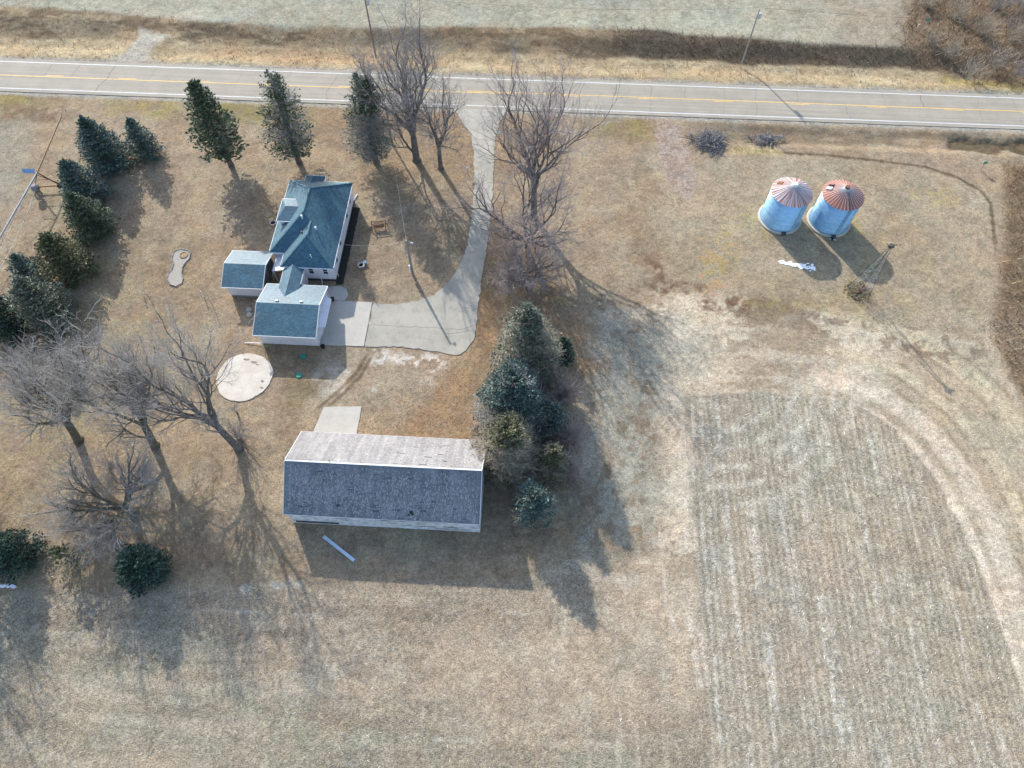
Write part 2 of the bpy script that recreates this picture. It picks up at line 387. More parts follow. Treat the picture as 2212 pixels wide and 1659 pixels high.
    st_ = np.maximum(lines(3.05, 0., .34, 11), .8*lines(2.29, 1.3, .2, 23)); st_ = st_*(.35+.65*thr(fb3, .35, .6))
    paint(rows*st_*.9, (226, 219, 204)); T['streak'] = rows*st_
    for q, w_ in (([(1472,880),(1480,1100),(1488,1330),(1512,1480)], .5), ([(1496,860),(1500,1100),(1510,1350),(1530,1480)], .3), ([(1425,1150),(1440,1300),(1480,1420)], .3)):
        paint(sstep(w_, w_*.3, ldist(WP(q), X, Y)+.25*(fb3-.5))*thr(fb2, .38, .5)*.75, (228, 216, 200))
    T['rows'] = rows; T['residue'] = T['residue']*(1-.75*np.clip(np.maximum(np.maximum(dirt, rg), tan*.7)*(1-rows), 0, 1))
    strk2 = thr(fbm(U, V, 1.1, 3, 57, 1.2, .10), .64, .72)*(Y < 16)*(X > -2)*south*(1-rows); paint(strk2*.45, (206, 196, 176))
    w_ = D(1520, 790); dx_ = X-w_.x; dy_ = Y-w_.y; dd = np.hypot(dx_, dy_)+.3*(fb2-.5)
    arc = (.5+.5*np.cos(dd*2*math.pi/2.3))**3*sstep(7, 8.5, dd)*sstep(21, 17, dd)*sstep(-2.5, 0, dx_)*sstep(-1, -5, dy_-.25*dx_)
    paint(arc*.62*thr(fb2, .3, .5), (222, 214, 198))
    w_ = D(1600, 760); dd = np.hypot(X-w_.x, Y-w_.y); arc = (.5+.5*np.cos(dd*2*math.pi/1.6))**2*sstep(7, 5.5, dd)*sstep(1.5, 2.5, dd)*dirt; paint(arc*.3, (176, 160, 138))
    # bin yard
    by = zone([(1470,345),(1700,330),(1880,345),(2060,382),(2140,425),(2152,500),(2150,640),(2120,735),(1900,700),(1640,640),(1440,600),(1400,430)], .5, .5)
    paint(by*.85, (184, 169, 145)); paint(by*thr(fb1, .5, .62)*.5, (172, 156, 130)); paint(by*thr(fbL, .5, .62)*thr(fb2, .45, .6)*.3, (174, 160, 110))
    ol = zone([(1500,500),(1590,520),(1610,620),(1490,640)], 1.2, 2.5, 3)*thr(fb2, .46, .58); paint(ol*thr(fb3, .52, .62)*.55, (182, 140, 104))
    for c_ in ((1640,470,60,40,(170,164,98)), (1560,560,40,50,(172,162,100)), (1830,500,50,25,(176,168,106)), (1700,660,70,15,(160,150,92)), (2010,420,60,20,(172,162,104))):
        q = [(c_[0]+c_[2]*math.cos(k*.63), c_[1]+c_[3]*math.sin(k*.63)) for k in range(10)]
        paint(zone(q, 1.2, 2.5, 3)*thr(fb3, .4, .6)*.4, c_[4])
    edge = ldist(WP([(1580,322),(1700,330),(1790,335),(1900,347),(2000,360),(2070,383),(2120,412),(2140,440),(2150,520),(2152,700)]), X, Y)
    paint(sstep(.42, .1, edge+.3*(fb3-.5))*.75*(1-sstep(67, 60, Y)), (98, 82, 64))
    wq = D(1850, 632); paint(sstep(2.2, 1.2, np.hypot(X-wq.x, Y-wq.y)+.8*(fb2-.5))*.8, (206, 188, 146))
    # right hand rough
    rr = zone([(2165,352),(2260,360),(2700,380),(2700,1100),(2300,1000),(2250,960),(2148,720),(2160,640),(2172,480)], 1., 1.0)
    paint(rr, (154, 132, 106)); paint(rr*thr(fb2, .45, .6)*.6, (126, 106, 86)); paint(rr*thr(fb1, .55, .62)*.6, (166, 124, 90)); T['rough'] = rr
    # bare pinkish gravel strip by the road
    pg = zone([(1412,255),(1460,256),(1470,300),(1500,380),(1490,440),(1450,400),(1430,330)], .6, 1.6, 3)
    paint(pg*.7, (196, 180, 170)); paint(pg*thr(fb3*.7+fb2*.3, .5, .6)*.55, (140, 116, 102))
    # mown olive grass by the road
    for q, c_ in (([(420,205),(700,222),(690,275),(520,270),(430,250)], (150,138,80)), ([(0,198),(130,203),(120,228),(0,226)], (152,138,84)), ([(1250,262),(1420,262),(1410,300),(1270,296)], (150,136,86)), ([(240,205),(400,212),(390,250),(250,240)], (168,152,98))):
        paint(zone(q, 1.5, 2.5, 5)*(.5+.5*thr(fb2, .4, .6))*.75, c_)
    # leaf litter
    for q, s_ in (([(1050,470),(1110,480),(1200,600),(1260,720),(1300,800),(1230,860),(1180,700),(1080,640),(1060,1000),(1040,960),(800,940),(790,870),(900,850),(980,780),(1030,740),(1040,620)], .85),
                  ([(935,300),(990,260),(1020,300),(1022,360),(990,400),(950,360)], .8), ([(1074,265),(1180,262),(1200,330),(1100,400),(1072,360)], .65), ([(700,230),(990,245),(980,290),(700,270)], .6),
                  ([(1040,480),(1060,480),(1070,700),(1030,760),(1030,700)], .9), ([(780,880),(1050,940),(1050,960),(780,945)], .8)):
        z = zone(q, 1.6, 2.2, 4); paint(z*s_*(.55+.45*thr(fb2, .4, .6)), (172, 147, 118)); paint(z*thr(fb3, .48, .6)*.4, (150, 118, 88)); paint(z*thr(fb2, .55, .66)*.5, (184, 158, 124))
        T['leaf'] = np.maximum(T.get('leaf', 0), z)
    # turnaround, pale worn gravel
    ta = zone([(700,760),(860,752),(990,775),(960,830),(900,880),(860,935),(700,935),(680,880),(620,850),(690,800)], 1.6, 2., 4)
    paint(ta*.55, (188, 172, 150))
    pw = zone([(820,758),(940,762),(975,785),(930,800),(860,792),(815,785)], .6, 1.8, 2.5)*thr(fb3*.5+fb2*.5, .42, .5)
    paint(pw*.95, (228, 222, 212))
    for q in ([(795,838),(815,835),(818,855),(797,858)], [(915,812),(935,810),(935,828),(912,830)], [(680,800),(760,790),(770,830),(690,870)]):
        paint(zone(q, .5, 1.2, 2)*thr(fb2, .45, .55)*.7, (206, 198, 186))
    for q in ([(690,880),(730,845),(770,805),(790,770)], [(700,886),(742,850),(782,808),(800,775)]):
        paint(sstep(.35, .12, ldist(WP(q), X, Y)+.2*(fb3-.5))*.6, (112, 92, 72))
    paint(zone([(620,830),(700,820),(690,860),(620,870)], 1., 1.5, 2)*.5, (120, 104, 66))
    # faint mower circle
    paint(sstep(.5, .1, np.abs(ldist(WP([(420,1030),(421,1031)]), X, Y)-2.9))*.25, (140, 122, 92))
    # pale spill by the south field edge
    for q in ([(585,1258),(655,1252),(655,1270),(590,1272)], [(522,1268),(540,1268),(538,1282),(524,1282)]):
        paint(zone(q, .3, .6, 1.2)*.85, (206, 202, 190))
    # garden bed
    paint(zone([(375,545),(395,538),(412,545),(408,560),(392,580),(395,600),(380,615),(365,610),(362,590),(372,570)], .25, .3)*.6, (172, 166, 152))
    # --- north side of the road
    nf = sstep(-.8, .8, V-(VN+13.2+1.2*np.sin(U*.06+1)+2.4*(fbm(X, Y, 8, 4, 5)-.5)+(U > 45)*0+sstep(-70, -95, U)*1.0))
    dn = sstep(VN+.3, VN+1.2, V+.6*(fb2-.5))
    paint(dn, (196, 181, 150)); paint(dn*thr(fb1, .48, .62)*.6, (178, 158, 126))
    band = dn*sstep(-72, -55, U)*sstep(-5, -25, U)*sstep(VN+2, VN+3.5, V)*sstep(VN+8.5, VN+7, V+fb2); paint(band*.55, (176, 146, 112))
    dk = dn*sstep(-.5, .8, V-(VN+7.6+2*(fbm(X, Y, 5, 4, 12)-.5))); paint(dk*.75, (164, 145, 118)); paint(dk*thr(fbm(U, V, 2.4, 4, 15, .4, 1.3), .5, .62)*.7, (118, 100, 80))
    dk2 = dk*sstep(5, 18, U)*sstep(82, 66, U); paint(dk2*.85, (108, 96, 82)); paint(dk2*thr(fb3, .5, .65)*.6, (74, 66, 56))
    T['ditch'] = dn*(1-nf); T['dark'] = dk2*(1-nf)
    paint(nf, (181, 178, 160)); paint(nf*thr(fbm(U, V, 5, 4, 8, .35, 1.4), .48, .62)*.5, (194, 192, 170)); paint(nf*thr(fb1, .5, .62)*.35, (158, 156, 138))
    paint(nf*sstep(30, 58, U+6*(fbL-.5))*.7, (178, 164, 144)); 
    paint(zone([(290,20),(400,25),(520,40),(420,70),(330,80),(280,60)], 3, 3)*.5*nf, (196, 194, 182))
    fe = zone([(300,60),(362,72),(340,100),(310,122),(352,142),(225,136),(268,118),(288,95)], .8, 1.2, 3); paint(fe*.9, (198, 194, 182)); T['ditch'] = T['ditch']*(1-fe); fe2 = zone([(270,60),(382,72),(370,100),(350,122),(382,142),(200,136),(238,118),(260,95)], 3.5, .5, 3)
    th = zone([(1930,-60),(1975,0),(1960,60),(1950,105),(2010,120),(2070,165),(2212,188),(2800,230),(2800,-60)], 1.5, 3); paint(th, (156, 134, 110)); paint(th*thr(fb2, .45, .6)*.6, (122, 102, 84)); T['thick'] = th
    gr = zone([(2040,150),(2240,178),(2300,190),(2300,205),(2040,178)], .8, 1.)*.7; paint(gr, (176, 160, 104))
    # shoulders
    sh = sstep(VN+1.7, VN+1.0, V+.5*(fb2-.5))*sstep(VS-1.9, VS-1.1, V-.5*(fb2-.5)); paint(sh, (190, 184, 172))
    paint(sh*thr(fb3, .5, .7)*.4, (168, 158, 142))
    # west field corner behind the irrigation line
    wf = zone([(-300,262),(60,262),(75,300),(40,380),(0,420),(-300,500)], 2, 3); paint(wf*.7, (172, 168, 152))
    rg2 = zone([(0,228),(130,232),(120,262),(0,258)], 1, 1.5); paint(rg2*thr(fb2, .4, .55)*.7, (132, 108, 84))
    # south roadside swale with dark grass
    sw = zone([(1560,262),(1640,275),(1720,300),(1640,312),(1540,300)], 1.5, 2); paint(sw*.4*thr(fb2, .4, .6), (130, 114, 90))
    cv = zone([(2052,298),(2300,308),(2300,330),(2052,322)], .7, 1.4, 2); paint(cv*.8, (104, 90, 68)); T['cv'] = cv
    s2 = sstep(VS-6.2, VS-5, V)*sstep(VS-1.8, VS-2.6, V)*sstep(20, 30, U); paint(s2*thr(fbm(U, V, 3, 3, 3, .4, 1.5), .45, .6)*.5, (134, 116, 92))
    paint(zone([(1590,315),(1680,318),(1690,332),(1600,335),(1560,328)], .5, 1.)*.7, (206, 188, 140))
    # grain everywhere
    gfac = 1+.26*(fb3-.5)*2+.16*(fb2-.5)*2+.12*(fbm(X, Y, .45, 2, 48)-.5)*2; C *= gfac[..., None]; C *= np.array([1.01, .985, .95])
    # height
    Z = -.05+.05*(fb3-.5)+.08*(fb2-.5)*south
    Z = Z-.9*sstep(VN+1.6, VN+6, V)*sstep(VN+13, VN+8, V)*(1-fe2)
    Z = Z-.35*sstep(VS-1.6, VS-3.6, V)*sstep(VS-7, VS-5, V)*sstep(18, 30, U)-.32*cv
    Z = Z-.03*rows*(1-rv_)-.22*(T['ditch'])*(fb2-.5)
    dr = zone(DRIVE, .4, 0); Z = np.where(dr > .01, np.minimum(Z, -.06), Z)
    rdm = (V < VN+.8) & (V > VS-.8); Z = np.where(rdm, -.08, Z)
    return C, Z, T

def axis(lo, hi, st, far):
    a = list(np.arange(lo, hi+1e-6, st)); s_ = st; x = hi; R_ = []
    while x < far: s_ *= 1.5; x += s_; R_.append(x)
    s_ = st; x = lo; L_ = []
    while x > -far: s_ *= 1.5; x -= s_; L_.append(x)
    return np.array(L_[::-1]+a+R_)
xs = axis(-104, 104, .2, 4000); ys = axis(-10, 126, .2, 4000)
GX, GY = np.meshgrid(xs, ys); GC, GZ, GT = ground_data(GX, GY)
ny, nx = GX.shape
me = bpy.data.meshes.new('ground'); nv = nx*ny; nf_ = (nx-1)*(ny-1)
me.vertices.add(nv); me.vertices.foreach_set('co', np.stack([GX, GY, GZ], -1).astype(np.float32).ravel())
I = np.arange(nv).reshape(ny, nx); Q = np.stack([I[:-1, :-1], I[:-1, 1:], I[1:, 1:], I[1:, :-1]], -1).reshape(-1, 4)
me.loops.add(nf_*4); me.loops.foreach_set('vertex_index', Q.astype(np.int32).ravel())
me.polygons.add(nf_); me.polygons.foreach_set('loop_start', (np.arange(nf_)*4).astype(np.int32))
me.update(calc_edges=True)
ca_ = me.color_attributes.new('albedo', 'FLOAT_COLOR', 'POINT')
ca_.data.foreach_set('color', np.concatenate([GC, np.ones(GC.shape[:2]+(1,))], -1).astype(np.float32).ravel())
fa = me.attributes.new('field', 'FLOAT', 'POINT'); fa.data.foreach_set('value', np.clip(GT['residue'], 0, 1).astype(np.float32).ravel())
fa = me.attributes.new('rows', 'FLOAT', 'POINT'); fa.data.foreach_set('value', np.clip(GT['rows'], 0, 1).astype(np.float32).ravel())
m, t, b = nt('ground_cover'); at = node(t, 'ShaderNodeAttribute', attribute_name='albedo'); v = coord(t)
c = at.outputs['Color']
n1 = noise(t, v, 2.2, 5, .7); n2 = noise(t, v, 7., 4, .7); n3 = noise(t, v, .5, 4, .6)
fa0 = node(t, 'ShaderNodeAttribute', attribute_name='field').outputs['Fac']
c = mixc(t, 1., c, mixc(t, fa0, ramp(t, n1, [(.36, .80), (.5, 1.), (.64, 1.14)]), ramp(t, n1, [(.36, .76), (.5, 1.), (.64, 1.18)])), 'MULTIPLY')
c = mixc(t, 1., c, mixc(t, fa0, ramp(t, n2, [(.38, .72), (.5, 1.), (.62, 1.22)]), ramp(t, n2, [(.38, .62), (.5, 1.), (.62, 1.32)])), 'MULTIPLY')
v2 = node(t, 'ShaderNodeTexVoronoi'); v2.inputs['Scale'].default_value = 3.2; t.links.new(noise(t, v, 1.5, 2, .5, 1), v2.inputs['Vector'])
c = mixc(t, 1., c, ramp(t, n3, [(.3, .93), (.7, 1.06)]), 'MULTIPLY')
# hue wander
c = mixc(t, 1., c, ramp(t, noise(t, v, .16, 4, .6), [(.38, (1.04, .99, .93)), (.62, (.96, 1.0, .99))]), 'MULTIPLY')
# chopped residue: short streaks in two directions, field only
fa_ = node(t, 'ShaderNodeAttribute', attribute_name='field').outputs['Fac']
for rot, sc in ((.5, (3.2, 15, 1)), (-.7, (3., 14, 1)), (1.9, (3.5, 16, 1))):
    ns = noise(t, coord(t, 'Object', sc, (0, 0, rot)), 1., 2, .5)
    f = mixc(t, 1., ramp(t, ns, [(.60, 0.), (.68, .55)]), fa_, 'MULTIPLY'); c = mixc(t, f, c, sr(214, 204, 188, .62))
    f = mixc(t, 1., ramp(t, ns, [(.30, .6), (.38, 0.)]), fa_, 'MULTIPLY'); c = mixc(t, f, c, sr(112, 98, 84, .6))
t.links.new(c, b.inputs['Base Color']); b.inputs['Roughness'].default_value = .95; b.inputs['Specular IOR Level'].default_value = .1
ad = node(t, 'ShaderNodeMath', operation='ADD'); t.links.new(n1, ad.inputs[0]); t.links.new(n2, ad.inputs[1])
bump(t, b, ad.outputs[0], .8, .12)
g = link('ground', me, m); tag(g, kind='structure')

def ground_at(px, py):
    C_, Z_, T_ = ground_data(np.asarray(px, float), np.asarray(py, float)); return C_, Z_, T_

# ------------------------------------------------------------------ road, drive, pads
m, t, b = nt('worn_asphalt'); v = coord(t)
sx = node(t, 'ShaderNodeSeparateXYZ'); t.links.new(v, sx.inputs[0])
base = ramp(t, noise(t, v, .35, 5, .65), [(.35, sr(184, 175, 158, .56)), (.65, sr(196, 187, 168, .56))])
ln = noise(t, coord(t, 'Object', (.03, 2.2, 1)), 1., 3, .5)
base = mixc(t, 1., base, ramp(t, ln, [(.38, .91), (.6, 1.05)]), 'MULTIPLY')
base = mixc(t, 1., base, ramp(t, noise(t, v, 9, 3, .7), [(.3, .86), (.7, 1.1)]), 'MULTIPLY')
t.links.new(base, b.inputs['Base Color']); b.inputs['Roughness'].default_value = .85
M['road'] = m
rd = empty('road', RW(0, (VN+VS)/2, 0), -RA); tag(rd, kind='structure')
hw = (VN-VS)/2
def strip(name, mt, x0, x1, y0, y1, z0, z1): return MB().box(x0, y0, z0, x1, y1, z1).build(name, mt, rd)
strip('pavement', M['road'], -900, 900, -hw-.75, hw+.75, -.2, .02)
M['wpaint'] = mat('white_road_paint', (.70, .70, .68), .7, 1.5, .22)
M['ypaint'] = mat('yellow_road_paint', (.80, .50, .13), .7, 1.5, .2)
strip('edge_line', M['wpaint'], -900, 900, hw-.07, hw+.07, .015, .025)
strip('edge_line', M['wpaint'], -900, 900, -hw-.07, -hw+.07, .015, .025)
cm = MB(); cu = D(1075, 201); uu = cu.x*rc-cu.y*rs_
cm.box(-900, -.22, .015, uu+2, -.09, .025); cm.box(uu-5, .09, .015, 900, .22, .025)
du = D(1542, 221); u0 = du.x*rc-du.y*rs_
k = -40
while k < 40:
    a = u0+k*12.19
    if a > uu+2: cm.box(a, -.20, .015, a+3.05, -.09, .025)
    elif a < uu-8: cm.box(a, .09, .015, a+3.05, .20, .025)
    k += 1
cm.build('centre_line', M['ypaint'], rd)
rnd = random.Random(5); ck = MB()
M['crack'] = mat('crack_sealant', (.10, .10, .10), .8, 4, .3)
x = -95.
while x < 95:
    x += rnd.uniform(3.5, 9); y0, y1 = (-hw, hw) if rnd.random() < .35 else ((0.25, hw) if rnd.random() < .5 else (-hw, -.25))
    p = [(x, y0)]; y = y0; xx = x
    while y < y1: y += .45; xx += rnd.gauss(.03, .10); p.append((xx, min(y, y1)))
    w = rnd.choice((.012, .02, .04))
    for (ax, ay), (bx, by) in zip(p[:-1], p[1:]):
        n_ = len(ck.v); ck.v += [(ax-w, ay, .024), (ax+w, ay, .024), (bx+w, by, .024), (bx-w, by, .024)]; ck.f.append((n_, n_+1, n_+2, n_+3))
ck.build('crack', M['crack'], rd)["kind"] = 'stuff'

def rough_poly(pts, jit, seed, step=.5, world=False):
    r = random.Random(seed); p = pts if world else WP(pts); out = []
    for i in range(len(p)):
        a, b_ = Vector(p[i]), Vector(p[(i+1) % len(p)]); n_ = max(1, int((b_-a).length/step))
        for k in range(n_):
            q = a.lerp(b_, k/n_); out.append((q.x+r.gauss(0, jit), q.y+r.gauss(0, jit)))
    return out
def pad(name, pts, m_, z=.02, jit=.04, seed=1, world=False, top=None):
    o = MB().prism(rough_poly(pts, jit, seed, .5, world), -.25, z).build(name, m_); tag(o, kind='structure'); return o
m, t, b = nt('drive_asphalt'); v = coord(t)
base = ramp(t, noise(t, v, .22, 5, .6), [(.35, sr(188, 184, 168, .58)), (.6, sr(202, 196, 180, .62))])
base = mixc(t, 1., base, ramp(t, noise(t, v, 6, 4, .7), [(.3, .86), (.7, 1.08)]), 'MULTIPLY')
base = mixc(t, 1., base, ramp(t, noise(t, v, .9, 5, .7), [(.32, .80), (.48, 1.)]), 'MULTIPLY')
t.links.new(base, b.inputs['Base Color']); b.inputs['Roughness'].default_value = .9; M['drive'] = m
pad('driveway', DRIVE, M['drive'], .012, .07, 3)
ck = MB()
for q in ([(1005,607),(1050,612)], [(800,702),(880,706),(1000,712),(1028,700)], [(1000,665),(1035,668)], [(1022,300),(1066,305)], [(960,720),(1020,716)]):
    P_ = [D(*a) for a in q]
    for a, b_ in zip(P_[:-1], P_[1:]):
        n_ = max(2, int((b_-a).length/.4)); pr = a
        for i in range(1, n_+1):
            c_ = a.lerp(b_, i/n_)+Vector((0, rnd.gauss(0, .07), 0)); n0 = len(ck.v)
            ck.v += [(pr.x, pr.y-.02, .016), (c_.x, c_.y-.02, .016), (c_.x, c_.y+.02, .016), (pr.x, pr.y+.02, .016)]; ck.f.append((n0, n0+1, n0+2, n0+3)); pr = c_
tag(ck.build('driveway_cracks', M['crack']), kind='structure')
pad('concrete_apron', [tuple(UV(-27.15, 45.95)[:2]), tuple(D(786,748)[:2]), tuple(D(804,653)[:2]), tuple(UV(-27.15, 52.95)[:2])], M['concrete'], .03, .01, 4, True)
pad('walkway', [tuple(UV(u_, v_)[:2]) for u_, v_ in ((-27.1, 53.0), (-25.2, 53.05), (-24.9, 54.0), (-25.3, 55.0), (-26.2, 55.4), (-27.2, 55.3), (-30.3, 54.5), (-30.3, 53.5), (-27.4, 53.6))], M['concrete'], .028, .01, 5, True)
pad('mulch_bed', [tuple(UV(u_, v_)[:2]) for u_, v_ in ((-26.9, 55.6), (-25.9, 55.7), (-25.85, 69.5), (-26.9, 69.6))], mat('dark_mulch', (.045, .04, .035), .95, 4, .4), .02, .03, 8, True)
pad('concrete_path', [(700,879),(781,878),(770,938),(676,934)], M['concrete'], .03, .02, 6)
rp = D(528, 814); cir = []
r5 = random.Random(9)
for i in range(64):
    a = i*2*math.pi/64; rr_ = 3.45*(1+.012*r5.gauss(0, 1)+.02*math.sin(3*a+1)); cir.append((rp.x+rr_*math.cos(a), rp.y+rr_*math.sin(a)))
tag(MB().prism(cir, -.2, .05).build('concrete_circle', M['roundpad']), kind='structure')
st = MB()
for (px, py, w, h) in ((533,777,.45,.16),(549,783,.45,.18),(556,788,.25,.1),(567,824,.2,.2),(566,838,.22,.16)):
    q = D(px, py); st.prism([(q.x+w*math.cos(k*.7+.3)*(1+.2*math.sin(k*3)), q.y+h*math.sin(k*.7)*(1+.2*math.cos(k*2))) for k in range(9)], .04, .056)
tag(st.build('soil_patches', mat('bare_soil', (.30, .25, .18), .95, 6, .4)), kind='structure')

# ------------------------------------------------------------------ buildings (street grid; roots at grid origin of each building)
def broot(name, u, v): 
    o = empty(name, UV(u, v), -AR); o['ou'] = u; o['ov'] = v; return o
def bl(root, pts):      # grid coords -> local
    return [(p[0]-root['ou'], p[1]-root['ov'], *p[2:]) for p in pts]
def bbox(root, name, m_, u0, v0, z0, u1, v1, z1, parent=None):
    mb = MB().box(u0-root['ou'], v0-root['ov'], z0, u1-root['ou'], v1-root['ov'], z1); return mb.build(name, m_, parent or root)
def roof(root, polys, m_=None, t=.12, name='roof', parent=None):
    return MB().slab([bl(root, p) for p in polys], t).build(name, m_ or M['shingle'], parent or root, slope_uv=True)
def trim(root, edges, name='gutter', w=.11, h=.13, parent=None, dz=-.075):
    for a, b_ in edges:
        (a_, b2) = bl(root, [a, b_]); o_ = MB().bar((a_[0], a_[1], a_[2]+dz), (b2[0], b2[1], b2[2]+dz), w, h).build(name, M['white'], parent or root)
    return o_
def window(root, face, c, z0, z1, w, off=0.):
    """framed sash window; face 'S' or 'E' or 'N' or 'W'; c = position along the wall, off = wall plane"""
    W_ = empty('window', (0, 0, 0)); bpy.data.objects.remove(W_)
    mb = MB(); gl = MB(); t_ = .07
    def bx(m2, a0, a1, zz0, zz1, d0, d1):
        s_ = {'S': -1, 'N': 1, 'E': 1, 'W': -1}[face]; p0, p1 = sorted((off+s_*d0, off+s_*d1))
        if face in 'SN': m2.box(a0-root['ou'], p0-root['ov'], zz0, a1-root['ou'], p1-root['ov'], zz1)
        else: m2.box(p0-root['ou'], a0-root['ov'], zz0, p1-root['ou'], a1-root['ov'], zz1)
    bx(mb, c-w/2-t_, c-w/2+.01, z0-t_, z1+t_, -.02, .05); bx(mb, c+w/2-.01, c+w/2+t_, z0-t_, z1+t_, -.02, .05)
    bx(mb, c-w/2+.01, c+w/2-.01, z1-.01, z1+t_, -.02, .048); bx(mb, c-w/2+.01, c+w/2-.01, z0-t_, z0+.01, -.02, .07)
    bx(mb, c-w/2+.01, c+w/2-.01, (z0+z1)/2-.03, (z0+z1)/2+.03, -.01, .04)
    bx(gl, c-w/2+.01, c+w/2-.01, z0+.01, z1-.01, -.02, .015)
    f = mb.build('window', M['white'], root); gl.build('pane', M['glass'], f); return f
def downspout(root, pts, name='downspout', r=.05):
    return MB().tube([tuple(p) for p in bl(root, pts)], r, 6).build(name, M['white'], root)

# --- farmhouse
H = broot('farmhouse', -31, 63); tag(H, 'white farmhouse with blue-grey hipped shingle roof and west dormer, behind the garage', 'house')
eW, eN_, eE, eS, eStep, eNt, ez, pt = -35.5, -33.5, -26.5, 55.7, 58.0, 71.15, 3.3, .714
zw, zn = ez+pt*4.5, ez+pt*3.5
A1, A2 = (-31, eNt-4.5, zw), (-31, eStep+4.5, zw)
B1_, B2_ = (-30, eStep+3.5, zn), (-30, eS+3.5, zn)
Vv = (eN_, eStep, ez)
roof(H, [
    [(eE, eS, ez), (eE, eNt, ez), A1, A2, B1_, B2_],               # east
    [(eW, eNt, ez), (eW, eStep, ez), A2, A1],                      # west of the wide part
    [(eE, eNt, ez), (eW, eNt, ez), A1],
    [(eW, eStep, ez), Vv, B1_, A2],                                # south hip of the wide part
    [Vv, (eN_, eS, ez), B2_, B1_],                                 # west of the narrow part
    [(eN_, eS, ez), (eE, eS, ez), B2_]])
trim(H, [((eE, eS, ez), (eE, eNt, ez)), ((eE, eNt, ez), (-30.7, eNt, ez)), ((-33.5, eNt, ez), (eW, eNt, ez)), ((eW, eNt, ez), (eW, eStep, ez)), ((eW, eStep, ez), (eN_-.06, eStep, ez)),
         ((eN_, eStep-.06, ez), (eN_, eS, ez)), ((eN_, eS, ez), (eE, eS, ez))])
rg = MB()
for a, b_ in (((eE, eNt, ez), A1), ((eW, eNt, ez), A1), (A1, A2), ((eW, eStep, ez), A2), (B1_, B2_), ((eN_, eS, ez), B2_), ((eE, eS, ez), B2_)):
    (a_, b2) = bl(H, [a, b_]); rg.bar((a_[0], a_[1], a_[2]+.01), (b2[0], b2[1], b2[2]+.01), .22, .035)
M['ridge'] = mat('ridge_shingles', (.10, .20, .235), .85, 5, .25)
rg.build('ridge_cap', M['ridge'], H)
wl = [(-35.15, 58.35), (-33.15, 58.35), (-33.15, 56.1), (-26.8, 56.1), (-26.8, 70.8), (-35.15, 70.8)]
MB().prism(bl(H, wl), .55, 3.16).build('wall', M['siding'], H)
wf_ = [(-35.1, 58.4), (-33.1, 58.4), (-33.1, 56.18), (-26.88, 56.18), (-26.88, 70.75), (-35.1, 70.75)]
MB().prism(bl(H, wf_), -.2, .55).build('foundation', mat('dark_block', (.09, .09, .095), .9, 3, .4), H)
for c_ in (-29.75, -27.85): window(H, 'S', c_, 1.65, 2.75, .62, 56.1)
for c_ in (58.3, 61.2, 66.2, 68.9): window(H, 'E', c_, 1.55, 2.75, .8, -26.8)
for c_ in (60.4, 68.8): window(H, 'W', c_, 1.55, 2.75, .8, -35.15)
downspout(H, [(-28.75, 55.8, 3.1), (-28.75, 55.98, 2.8), (-28.75, 55.98, .3), (-28.55, 55.2, .1)])
downspout(H, [(-26.45, 70.9, 3.1), (-26.68, 70.7, 2.8), (-26.68, 70.7, .25), (-26.6, 70.4, .1)])
downspout(H, [(-26.68, 56.9, 3.1), (-26.68, 56.9, .2)])
# bay step under the east eave, west dormer
dz0 = 5.0; dW = -34.9
dm = MB().prism(bl(H, [(-34.6, 62.3), (-32.4, 62.3), (-32.4, 65.7), (-34.6, 65.7)]), 3.6, dz0-.02).build('dormer', M['siding'], H)
dr_, dr2 = (-33.9, 64.0, 5.75), (-31.5, 64.0, 5.75)
roof(H, [[(dW, 62.0, dz0), (-31.9, 62.0, dz0), dr2, dr_], [(-31.9, 66.0, dz0), (dW, 66.0, dz0), dr_, dr2], [(dW, 66.0, dz0), (dW, 62.0, dz0), dr_]], name='dormer_roof', parent=dm)
trim(H, [((dW, 62.0, dz0), (-32.6, 62.0, dz0)), ((dW, 62.0, dz0), (dW, 66.0, dz0)), ((dW, 66.0, dz0), (-32.6, 66, dz0))], parent=dm, name='fascia')
# north porch
pe, pr_ = 3.0, 4.05
np_ = MB().prism(bl(H, [(-33.2, 70.85), (-31.0, 70.85), (-31.0, 72.2), (-33.2, 72.2)]), .0, pe-.1).build('porch', M['siding'], H)
roof(H, [[(-33.5, 72.5, pe), (-33.5, 69.9, pe), (-32.1, 69.5, pr_), (-32.1, 71.4, pr_)], [(-30.7, 69.9, pe), (-30.7, 72.5, pe), (-32.1, 71.4, pr_), (-32.1, 69.5, pr_)], [(-30.7, 72.5, pe), (-33.5, 72.5, pe), (-32.1, 71.4, pr_)]], name='porch_roof', parent=np_)
trim(H, [((-33.5, 71.1, pe), (-33.5, 72.5, pe)), ((-33.5, 72.5, pe), (-30.7, 72.5, pe)), ((-30.7, 72.5, pe), (-30.7, 71.1, pe))], name='fascia', parent=np_)
